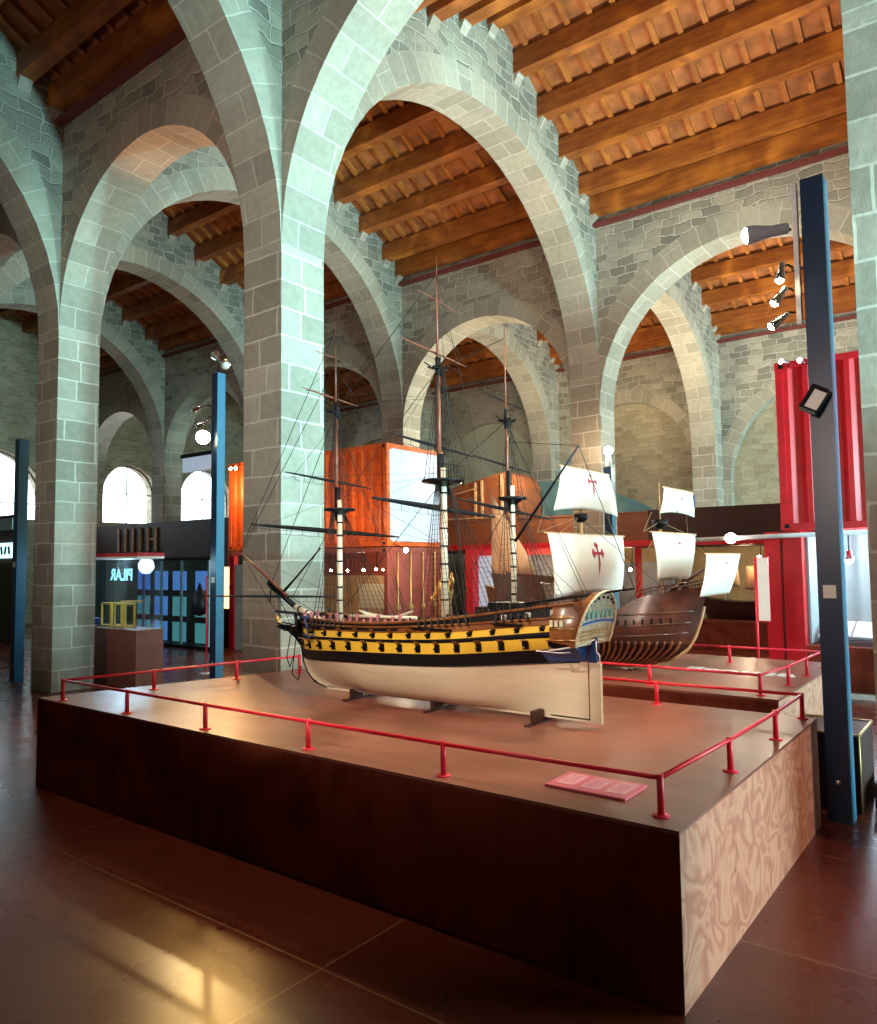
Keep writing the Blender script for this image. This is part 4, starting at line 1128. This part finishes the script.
# plywood box with pale timber posts on the balcony
t = thing('timber_crate', (-11.8, 17.2, 3.1), 'large plywood crate with pale timber battens standing on the balcony', 'crate')
m = MB()
P = [(x_, 2.465, z_) for x_, z_ in ((-13.2, 3.98), (-12.4, 4.10), (-11.1, 4.36), (-10.75, 4.40), (-10.5, 4.28), (-10.35, 4.0))]
for (x0, a0, b0), (x1, a1, b1) in zip(P, P[1:]):
    m.face([(x0, 17.12, a0), (x1, 17.12, a1), (x1, 17.12, b1), (x0, 17.12, b0)], BROWNP); m.face([(x0, 17.12, b0), (x1, 17.12, b1), (x1, 18.3, b1), (x0, 18.3, b0)], BROWNP)
m.face([(-10.35, 17.12, 2.465), (-10.35, 18.3, 2.465), (-10.35, 18.3, 4.0), (-10.35, 17.12, 4.0)], BROWNP)
m.build('crate_body', t)
for x in (-13.0, -12.78, -11.72, -11.5, -10.85, -10.65):
    q = MB(); q.bb(x-.03, x+.03, 17.07, 17.12, 3.16, lerp_tab([(-13.2, 3.98), (-12.4, 4.1), (-10.75, 4.4), (-10.35, 4.0)], x)-.04, PWOOD); q.build('batten', t)
m = MB(); m.bar((-12.7, 17.08, 3.85), (-11.75, 17.08, 4.0), .04, .04, PWOOD); m.bar((-12.75, 17.08, 3.2), (-10.6, 17.08, 3.2), .04, .04, PWOOD); m.build('cross_batten', t)
spot((-12.1, 17.0, 4.2), (0, -.9, .2), 'small lit lamp on top of the plywood crate', L=.1, r=.05, arm=(-12.1, 17.11, 4.13), body=BLK)
# teal curtain behind the balcony
for (x0, x1, za, zb, lab) in ((-10.9, -9.3, 4.25, 4.1, 'dark teal hull-shaped panel right of the plywood crate'), (-9.2, -7.0, 3.95, 3.16, 'dark teal sloping panel behind the balcony, right of the crossed topsail')):
    m = MB(); n = 12
    rows = [[(x0+(x1-x0)*i/n, 18.6+.05*math.sin(i*1.7), 2.47+(za+(zb-za)*(i/n)**1.6-2.47)*k) for i in range(n+1)] for k in (0, 1)]
    m.grid(rows, TEAL); m.build('teal_panel', None, lab, 'panel', origin=((x0+x1)/2, 18.6, 2.47), solid=.05)
# grey seascape
t = thing('seascape_painting', (-7.4, 18.9, 1.2), 'grey seascape backdrop with dark ships, under the balcony', 'painting')
m = MB(); m.bb(-8.9, -6.9, 18.86, 18.96, .002, 1.95, GREYP); m.build('canvas', t)
for x, z in ((-7.2, 1.3), (-8.3, 1.25)):
    q = MB(); q.box((x, 18.855, z), (.26, .01, .04), DRK); q.face([(x-.08, 18.85, z+.02), (x+.09, 18.85, z+.02), (x, 18.85, z+.2)], DRK); q.build('painted_ship', t)
# simple model ships further back
def small_ship(loc, L_, label, hullmat, sails, H=.35, beam=.2, rot=0):
    loc = Vector(loc); t = thing('ship_model', loc, label, 'ship model'); m = MB(); n = 16
    rows = []
    for k in range(6):
        f = k/5; r = []
        for i in range(-n, n+1):
            a = i/n; u = abs(a)
            x = a*L_/2*(.86+.14*f); b = beam*max(0, 1-u**2.6)*(f**.5)
            r.append((x, -b, f*H*(1+.25*a*a)))
        rows.append(r)
    full = [[loc+Vector(p) for p in r] for r in rows]; mir = [[loc+Vector((p[0], -p[1], p[2])) for p in r][::-1] for r in rows]
    m.grid(full, hullmat); m.grid(mir, hullmat)
    for i in range(2*n): 
        a, b = rows[5][i], rows[5][i+1]
        m.face([loc+Vector(a), loc+Vector(b), loc+Vector((b[0], -b[1], b[2])), loc+Vector((a[0], -a[1], a[2]))], hullmat)
    m.build('hull', t)
    for sp in sails:
        q = MB(); q.tube([loc+Vector((sp['x'], 0, H*.8)), loc+Vector((sp['x'], 0, sp['h']))], .018, PWOOD, 8); q.build('mast', t)
        pts = [loc+Vector(p) for p in sp['pts']]; q = MB(); n_ = 8
        rows2 = []
        for j in range(n_+1):
            a = pts[0].lerp(pts[3], j/n_); b = pts[1].lerp(pts[2], j/n_)
            rows2.append([a.lerp(b, i/n_)+Vector((0, -.10*math.sin(PI*i/n_)*math.sin(PI*j/n_), 0)) for i in range(n_+1)])
        q.grid(rows2, sp.get('m', TSAIL)); q.build('sail', t, solid=.004)
        if sp.get('yard'): q = MB(); q.tube([pts[0], pts[1]], .014, PWOOD, 8); q.build('yard', t)
    return t
small_ship((-8.0, 13.2, 1.08), 1.7, 'small wooden lateen-rigged boat model with a tall tan sail, behind the mizzen mast', VARN,
           [dict(x=-.1, h=1.9, pts=[(-.62, -.02, 2.3), (-.60, -.02, 2.3), (.50, -.02, .62), (-.66, -.02, .62)])], H=.36, beam=.24)
m = MB(); m.bb(-8.9, -7.1, 12.9, 13.5, 0, 1.075, DRK); m.build('pedestal', None, 'dark pedestal under the small boat model with tan sail', 'pedestal', origin=(-8, 13.2, 0))
small_ship((-4.95, 17.9, .62), 1.9, 'dark caravel model with brown sails in the niche beneath the balcony', DRK,
           [dict(x=-.4, h=1.4, pts=[(-.75, 0, 1.35), (-.1, 0, 1.35), (-.05, 0, .75), (-.8, 0, .75)], yard=True), dict(x=.35, h=1.3, pts=[(.1, 0, 1.2), (.6, 0, 1.2), (.75, 0, .68), (.05, 0, .68)], yard=True)], H=.42, beam=.28)
m = MB(); m.bb(-5.85, -3.95, 17.4, 18.4, 0, .612, PLYD); m.build('pedestal', None, 'wide wooden pedestal under the dark caravel model', 'pedestal', origin=(-5, 17.9, 0))
m = MB(); m.bb(-5.9, -3.1, 17.15, 17.17, 0, .60, PLYD); m.build('low_panel', None, 'low wooden front panel below the caravel niche', 'panel', origin=(-4.5, 17.2, 0))
# pale blue booth and gilded figure in the middle distance
t = thing('display_booth', (-9.6, 14.9, 0), 'red framed booth with a pale blue interior, between main and mizzen masts', 'booth')
m = MB(); m.bb(-10.15, -9.95, 14.35, 14.6, 0, 2.28, CRED); m.bb(-10.15, -7.6, 14.35, 14.55, 2.14, 2.28, CRED); m.bb(-7.75, -7.6, 14.35, 14.6, 0, 2.14, CRED); m.build('frame', t)
m = MB(); m.bb(-9.95, -9.2, 14.60, 14.64, 0, 2.14, PALEB); m.build('blue_panel', t)
m = MB(); m.bb(-9.2, -7.75, 14.60, 14.64, 0, 2.14, GREYP); m.build('grey_panel', t)
GX, GY = -9.70, 12.95
t = thing('gilded_figurehead', (GX, GY, 0), 'gilded carved figurehead on a dark stand beside the container doors', 'sculpture')
m = MB(); m.bb(GX-.15, GX+.15, GY-.15, GY+.15, 0, .78, DRK); m.build('stand', t)
m = MB(); m.lathe((GX, GY, .781), [(.12, 0), (.16, .12), (.13, .35), (.17, .55), (.19, .72), (.10, .86), (.055, .92), (.085, .98), (.095, 1.06), (.07, 1.15), (.01, 1.19)], GOLD, 18); m.build('figure_body', t)
m = MB(); m.tube([(GX-.15, GY-.02, 1.42), (GX-.27, GY-.1, 1.25), (GX-.15, GY-.2, 1.15)], [.05, .045, .035], GOLD, 10); m.tube([(GX+.15, GY-.02, 1.42), (GX+.27, GY-.08, 1.6), (GX+.23, GY-.1, 1.78)], [.05, .042, .03], GOLD, 10); m.build('arm', t)
for x, y, z, lab in ((-7.05, 16.6, 1.80, 'lit lamp under the balcony, left of the foresail with a cross'), (-6.25, 16.6, 1.82, 'lit lamp under the balcony, behind the foresail with a cross'), (-4.22, 16.6, 2.05, 'lit lamp under the balcony, above the caravel niche'), (-4.28, 18.0, 1.62, 'small lit lamp inside the caravel niche')):
    spot((x, y, z), (0, -.8, -.3), lab, L=.12, r=.05, arm=(x, y+.1, 2.29), body=BLK, lit=LAMP)

# ================================================================== LEFT PART OF THE HALL
t = thing('display_case', (-12.5, 7.3, 0), 'glass showcase on a dark plinth, holding yellow frame models, left of centre', 'display case')
m = MB(); m.bb(-13.7, -11.52, 6.92, 7.42, 0, .94, MAUVE); m.build('plinth', t)
m = MB(); m.bb(-13.7, -11.52, 6.92, 7.42, 2.16, 2.22, CRED); m.bb(-13.7, -11.52, 6.915, 7.42, 2.12, 2.16, WHT); m.build('top_frame', t)
m = MB(); m.bb(-13.69, -11.53, 6.93, 6.936, .94, 2.12, GLASS); m.bb(-11.536, -11.53, 6.94, 7.41, .94, 2.12, GLASS); m.bb(-13.69, -11.53, 7.404, 7.41, .94, 2.12, GLASS); m.build('glass_pane', t)
for k, (x, y) in enumerate(((-12.78, 7.2), (-12.36, 7.2))):
    q = MB(); w, h = .30, .42
    for dx in (-w/2, w/2):
        for dy in (-.1, .1): q.bb(x+dx-.015, x+dx+.015, y+dy-.015, y+dy+.015, .942, .94+h, YELM)
    for z in (.957, .94+h-.015):
        for dy in (-.1, .1): q.bb(x-w/2, x+w/2, y+dy-.012, y+dy+.012, z-.015, z+.015, YELM)
        for dx in (-w/2, w/2): q.bb(x+dx-.012, x+dx+.012, y-.1, y+.1, z-.015, z+.015, YELM)
    if k: q.bar((x-.1, y, 1.39), (x+.55, y, 1.40), .03, .03, YELM)
    q.build('yellow_frame_model', None, ['yellow open-frame model in the showcase, nearer the stone pillar', 'yellow open-frame model with a side boom in the showcase'][k], 'model', 'yellow frame models', origin=(x, y, .94))
small_ship((-13.28, 7.2, .945), .5, 'small blue boat model in the glass showcase', BLUEM, [], H=.12, beam=.09)
Mt = Matrix.Translation((-13.28, 7.66, 1.83)) @ Matrix.Rotation(PI, 4, 'Z') @ Matrix.Rotation(PI/2, 4, 'X')
text('sign_lettering', 'PILAR', .30, CYAN, Mt, label='glowing cyan lettering seen reversed behind the glass showcase', cat='lettering')
# blue backlit showcase wall further back
t = thing('backlit_showcase', (-16.6, 11.0, 0), 'wall of blue and green backlit panels behind the glass showcase', 'display case')
m = MB(); m.bb(-18.6, -15.05, 11.2, 11.3, 0, 2.2, BLK); m.bb(-18.6, -15.05, 10.9, 11.2, 2.12, 2.2, BLK); m.bb(-18.6, -15.05, 10.9, 11.2, 0, .08, BLK); m.build('cabinet', t)
for i, x in enumerate((-18.3, -17.5, -16.7, -15.75)):
    for j, z in enumerate((.35, .98, 1.62)):
        q = MB(); q.bb(x-.26, x+.30, 11.17, 11.19, z-.24, z+.24, BLUEG if (j == 2 or i == 1) else TEALG); q.build('lit_panel', t)
for x in (-17.9, -17.1, -16.25, -15.15):
    q = MB(); q.bb(x-.025, x+.025, 10.92, 10.97, .08, 2.12, CURT); q.build('upright', t)
m = MB(); m.bb(-18.6, -15.05, 10.91, 10.916, .08, 2.12, GLASS); m.build('glass_pane', t)
# red framed warm lit opening beside the main pillar
t = thing('lit_entrance_panel', (-15.0, 11.5, 0), 'warm glowing panel framed in red, left of the main stone pillar', 'light panel')
m = MB(); m.bb(-15.42, -15.02, 11.5, 11.54, .95, 1.95, WARML); m.build('glowing_panel', t)
m = MB(); m.bb(-15.02, -14.84, 11.42, 11.54, 0, 2.2, CRED); m.bb(-15.62, -15.48, 11.42, 11.54, 0, 1.95, CRED); m.bb(-15.48, -15.02, 11.46, 11.54, 0, .95, DRK); m.build('frame', t)
m = MB(); m.bb(-14.82, -14.5, 11.44, 11.52, 0, 2.0, CURT); m.build('grey_panel', t)
# hanging black bag behind the steel column
m = MB(); m.lathe((-12.19, 8.60, 1.05), [(.02, 0), (.14, .05), (.17, .2), (.13, .38), (.05, .5), (.015, .62)], BLK, 14); m.build('hanging_bag', None, 'black bag hanging behind the left steel column', 'bag', origin=(-12.19, 8.60, 1.05))
m = MB(); m.tube([(-12.0, 8.62, 0), (-12.0, 8.62, 1.80)], .016, RED, 8); m.lathe((-12.0, 8.62, 0), [(.12, 0), (.12, .012), (.02, .018)], WHT, 14); m.build('red_stand', None, 'red pole stand carrying the black bag behind the left steel column', 'stand', origin=(-12, 8.62, 0))
# timber battens and black screens over the dark partition
t = thing('timber_partition', (-22.5, 14.45, 0), 'long dark partition with a row of pale timber battens, far left under the bright arched window', 'partition')
m = MB(); m.bb(-27.9, -17.1, 14.4, 14.5, 0, 3.45, DPAR); m.build('dark_panel', t)
for i in range(6):
    x = -25.1+i*.46
    m = MB(); m.bb(x-.035, x+.035, 14.33, 14.39, 2.50, 3.30, PWOOD); m.build('timber_batten', t)
m = MB(); m.bb(-23.2, -22.8, 14.34, 14.38, 2.86, 2.92, PWOOD); m.build('cross_batten', t)
# projection box on the left column
t = thing('projector_screen', (-11.9, 8.3, 4.0), 'pale blue box screen fixed left of the left steel column', 'screen')
m = MB(); m.bb(-12.25, -11.26, 8.2, 8.36, 3.98, 4.05, BLK); m.build('mount', t)
m = MB(); m.bb(-12.22, -11.30, 8.22, 8.30, 3.72, 3.98, PALEB); m.build('panel', t)
# far left: lit signs, board and cloth
for i, (z0, z1, mt, lab) in enumerate(((3.0, 3.3, CYAN, 'thin cyan lit sign strip at the left edge, above the dark sign wall'), (2.25, 2.65, CYAN, 'cyan lit sign with dark letters at the left edge'))):
    t = thing('lit_sign', (-21.6, 9.0, z0), lab, 'sign')
    m = MB(); m.bb(-22.2, -20.95, 9.0, 9.06, z0, z1, CURT if i == 0 else mt); m.build('sign_panel', t)
    if i: 
        for k in range(4): q = MB(); q.box((-21.75+k*.22, 8.995, (z0+z1)/2), (.11, .008, .22), DRK, Matrix.Rotation(.3*(-1)**k, 3, 'Y')); q.build('sign_letter', t)
m = MB(); m.bb(-23.5, -20.6, 9.08, 9.2, 0, 3.4, DPAR); struct('partition_signs', m)
t = thing('draped_stand', (-19.9, 9.3, 0), 'dark navy cloth draped over a pale board, left of the left stone pillar', 'display')
m = MB(); m.bb(-20.4, -19.4, 9.45, 9.5, 0, 3.35, CURT); m.build('board', t)
m = MB(); rows = [[(-20.25+.35*k+.25*a+.05*math.sin(a*6), 9.35-.08*math.cos(k*3), 3.0-1.0*a-.1*k) for k in (0, .3, .6, 1)] for a in (0, .25, .5, .75, 1)]; m.grid(rows, NAVY); m.build('cloth', t, solid=.03)
m = MB(); m.tube([(-20.0, 9.3, 0), (-20.0, 9.3, 2.6)], [.16, .10], TEAL, 10); m.build('post', t)
# white lettering painted on the rear platform
Mt = Matrix.Translation((-2.42, 8.45, HP+.004)) @ Matrix.Rotation(math.radians(4), 4, 'Z') 
text('platform_lettering', 'Frousa', .42, WHT, Mt, .002, label='white lettering lying flat on the rear plywood platform', cat='lettering')

# ================================================================== SPOTLIGHTS AND LAMPS ON COLUMNS
# right column
t = thing('floodlight', (-1.17, 6.40, 3.24), 'black floodlight with white glass face on the tall right column', 'floodlight')
m = MB(); R_ = Matrix.Rotation(math.radians(30), 3, 'Y') @ Matrix.Rotation(math.radians(-12), 3, 'X')
m.box((-1.17, 6.36, 3.22), (.13, .10, .20), BLK, R_); m.build('housing', t, bevel=.02)
m = MB(); m.box(Vector((-1.17, 6.36, 3.22))+R_ @ Vector((.02, -.052, -.01)), (.095, .006, .15), WHT, R_); m.build('glass_face', t)
m = MB(); m.bb(-1.20, -1.14, 6.40, 6.455, 3.26, 3.34, BLK); m.build('bracket', t)
def light_tube(x, y, z0, z1, lab):
    t = thing('light_bar', (x, y, z0), lab, 'light')
    m = MB(); m.bb(x-.018, x+.018, y-.02, y+.03, z0, z1, TUBE); m.build('housing', t)
    m = MB(); m.bb(x-.018, x+.018, y+.03, y+.045, z0+.05, z1-.05, BLK); m.build('track', t)
light_tube(-1.27, 6.46, 3.86, 5.02, 'vertical white light bar on the left flank of the tall right column')
light_tube(-11.30, 8.22, 4.15, 5.38, 'vertical white light bar on the left flank of the left column')
m_ = (-1.255, 6.45)
t = spot((-1.47, 6.38, 4.645), (-1, -.35, -.06), 'large grey projector, brightly lit, topmost on the tall right column', lit=LAMP, L=.30, r=.075, arm=(-1.30, 6.45, 4.64), body=plain('grey_housing', (.30, .33, .40), .4))
spot((-1.375, 6.38, 4.29), (-.12, -.25, -1), 'chrome spotlight pointing down on the right column, first below the projector', L=.15, r=.040, arm=(-1.30, 6.45, 4.33))
spot((-1.39, 6.38, 4.10), (-.5, -.25, -.75), 'chrome spotlight pointing down on the right column, middle of the three', L=.15, r=.040, arm=(-1.30, 6.45, 4.14))
spot((-1.40, 6.38, 3.90), (-.8, -.25, -.6), 'chrome spotlight pointing down on the right column, lowest of the three', L=.15, r=.040, arm=(-1.30, 6.45, 3.96))
# left column
spot((-11.22, 8.25, 5.72), (-.8, .1, .6), 'grey lamp tilted up to the left on top of the left column', lit=WHT, L=.26, r=.09, arm=(-11.23, 8.27, 5.42))
spot((-10.95, 8.16, 5.57), (.75, -.1, -.55), 'grey lamp tilted down to the right on top of the left column', lit=WHT, L=.26, r=.09, arm=(-11.15, 8.20, 5.42))
spot((-11.66, 8.15, 4.86), (-.9, -.3, -.2), 'chrome spotlight on the left column, upper of the small ones', L=.22, r=.06, arm=(-11.335, 8.2, 4.85), lit=CHR)
spot((-11.50, 8.15, 4.56), (-.9, -.4, -.3), 'chrome spotlight on the left column, just above the glaring one', L=.22, r=.06, arm=(-11.335, 8.2, 4.66), lit=CHR)
spot((-11.40, 8.10, 4.28), (.72, -.62, -.18), 'glaring warm spotlight on the left column facing the viewer', L=.28, r=.15, arm=(-11.335, 8.2, 4.30), lit=plain('glaring_lamp', (1, .9, .7), .5, emit=30, ecol=(1, .72, .35)), power=0)
# globe on the far column
t = thing('globe_lamp', (-6.52, 14.35, 3.9), 'glowing globe lamp on top of the column behind the crossed sails', 'lamp')
m = MB(); m.lathe((-6.52, 14.35, 3.9), [(.05, 0), (.07, .05), (.06, .22), (.03, .26)], TUBE, 14); m.build('lamp_base', t)
m = MB(); m.lathe((-6.52, 14.35, 4.15), [(.01, 0), (.07, .03), (.095, .09), (.08, .15), (.01, .19)], LAMPW, 16); m.build('globe', t)

# ================================================================== LIGHT
def area(name, loc, d, sx, sy, power, col):
    l = bpy.data.lights.new(name, 'AREA'); l.shape = 'RECTANGLE'; l.size = sx; l.size_y = sy; l.energy = power; l.color = col
    o = bpy.data.objects.new(name, l); COL.objects.link(o); o.location = loc
    o.rotation_euler = Vector(d).to_track_quat('-Z', 'Z').to_euler(); return o
def spotl(name, loc, tgt, power, col, ang, blend=.5, soft=.06):
    l = bpy.data.lights.new(name, 'SPOT'); l.energy = power; l.color = col; l.spot_size = math.radians(ang); l.spot_blend = blend; l.shadow_soft_size = soft
    o = bpy.data.objects.new(name, l); COL.objects.link(o); o.location = loc
    o.rotation_euler = (Vector(tgt)-Vector(loc)).to_track_quat('-Z', 'Y').to_euler(); return o
def point(name, loc, power, col, soft=.15):
    l = bpy.data.lights.new(name, 'POINT'); l.energy = power; l.color = col; l.shadow_soft_size = soft
    o = bpy.data.objects.new(name, l); COL.objects.link(o); o.location = loc; return o
COOL = (.42, .93, .97); WARM = (1, .74, .45)
# daylight through the big east windows
area('daylight', (6.9, 10.7, 3.9), (-1, 0, .10), 5.8, 6.4, 700, COOL)
area('daylight', (6.9, 19.2, 4.2), (-1, 0, .05), 4.6, 5.0, 500, COOL)
area('daylight', (-28.0, 16.6, 5.0), (1, -.1, -.1), 2.2, 2.4, 120, (.9, .98, 1))
# cool floodlights on the east side washing the piers and arches
spotl('flood', (5.5, 4.6, 3.6), (-7.5, 5.2, 7.0), 4200, COOL, 58, .7, .25)
spotl('flood', (5.5, 5.0, 3.6), (-13, 5.2, 4.2), 2400, COOL, 26, .8, .25)
spotl('flood', (4.5, 10.5, 3.2), (-7.0, 10.8, 6.8), 2600, COOL, 62, .7, .25)
spotl('flood', (4.5, 18.8, 3.2), (-7.0, 19.2, 6.0), 1100, COOL, 70, .7, .25)
# exhibition lamps washing the vaults and the model ships, plus added fill lights
for (x, y, z, p, c_) in ((-3.6, 10.6, 5.0, 650, (1, .84, .62)), (-4.0, 19.3, 4.8, 500, (1, .85, .65)), (-9.6, 10.7, 5.0, 60, (1, .7, .45)), (-9.6, 19.0, 3.6, 500, (1, .80, .50))):
    spotl('vault_uplight', (x, y, z), (x, y, 12), p, c_, 160, .8, .3)
spotl('ship_spot', (-1.70, 6.15, 4.5), (-4.0, 5.0, 1.0), 190, WARM, 75)
spotl('ship_spot', (-1.60, 6.1, 3.8), (-3.2, 4.8, .8), 80, WARM, 70)
spotl('ship_spot', (-3.4, -.6, 4.9), (-4.1, 4.9, 1.55), 640, (1, .86, .66), 31, .35)
spotl('ship_spot', (-2.8, 3.6, 6.2), (-4.2, 4.9, 1.0), 200, (1, .80, .62), 60)
spotl('arch_spot', (-11.1, 8.1, 5.9), (-9.2, 6.2, 8.3), 160, (1, .45, .2), 60)
spotl('rear_ship_spot', (-1.5, 6.3, 4.1), (-3.6, 8.1, 1.8), 200, (1, .93, .8), 70)
spotl('glare_spot', (-10.85, 8.1, 5.7), (-3.2, 2.1, 0.0), 300, (1, .58, .16), 24, .6, .32)
spotl('glare_spot', (-11.2, 7.95, 4.25), (-6.0, 5.0, 0.8), 250, (1, .66, .28), 100)
spotl('platform_side_fill', (4.5, 4.1, 3.0), (-1.25, 4.9, .35), 420, (1, .74, .58), 30, .6)  # unseen light added to brighten the right side panels of the platform
spotl('sign_fill', (-1.5, 6.5, 4.0), (-2.6, 9.95, 1.7), 90, (1, .95, .85), 26)  # extra light added to whiten the information sign
spotl('nave_fill', (-1.5, -1.7, 3.6), (-3.4, 6, 5.0), 620, (1, .78, .66), 84, .8, .4); spotl('nave_fill', (-9.5, -1.6, 3.6), (-9.8, 6, 4.8), 340, (1, .74, .62), 84, .8, .4)  # unseen warm fill behind the camera, added to lift the south-facing stone
spotl('sail_spot', (-7.4, 11.6, 2.9), (-8.2, 13.1, 2.5), 60, (1, .72, .5), 50)
point('showcase_lamp', (-4.8, 17.6, 2.1), 18, WARM); point('showcase_lamp', (-7.6, 17.6, 2.1), 22, WARM)
point('showcase_lamp', (-12.0, 12.9, 2.1), 22, WARM); point('showcase_lamp', (-1.6, 13.0, 2.2), 40, (.85, .95, 1))
point('showcase_lamp', (-8.6, 13.6, 2.0), 14, WARM); point('pier_lamp', (-6.7, 13.9, 4.3), 25, WARM)
point('orange_lamp', (-15.3, 11.6, 3.9), 50, (1, .5, .2)); point('door_lamp', (-10.0, 11.9, 2.2), 18, WARM)
point('orange_lamp', (-11.5, 11.0, 3.0), 25, (1, .6, .3))
point('nave_fill', (-9.6, 16.4, 4.6), 260, (1, .86, .6), .3); point('nave_fill', (-4.2, 18.0, 4.4), 200, (1, .88, .66), .3)
point('case_lamp', (-12.4, 7.2, 2.0), 16, (.6, .85, 1))

w = bpy.data.worlds.new('World'); scn.world = w; w.use_nodes = True
bg = w.node_tree.nodes['Background']; bg.inputs[0].default_value = (.85, .95, 1, 1); bg.inputs[1].default_value = 4.0

# ================================================================== CAMERA
F, PITCH, YAW, ROLL = 754.89, .0666877, .650152, .0117735
cd = bpy.data.cameras.new('camera'); cam = bpy.data.objects.new('camera', cd); COL.objects.link(cam)
cd.sensor_fit = 'HORIZONTAL'; cd.sensor_width = 36; cd.lens = F/877*36; cd.clip_start = .05; cd.clip_end = 200
rt_ = Vector((math.cos(YAW), math.sin(YAW), 0)); fw = Vector((-math.sin(YAW), math.cos(YAW), 0))
fwd = fw*math.cos(PITCH)+Vector((0, 0, 1))*math.sin(PITCH); up = -fw*math.sin(PITCH)+Vector((0, 0, 1))*math.cos(PITCH)
R1 = rt_*math.cos(ROLL)-up*math.sin(ROLL); U1 = rt_*math.sin(ROLL)+up*math.cos(ROLL)
Mc = Matrix((R1, U1, -fwd)).transposed().to_4x4(); Mc.translation = (0, 0, 2)
cam.matrix_world = Mc
scn.camera = cam
scn.view_settings.view_transform = 'Standard'; scn.view_settings.look = 'None'
scn.view_settings.gamma = 1; scn.view_settings.use_curve_mapping = False; scn.view_settings.exposure = 0.75
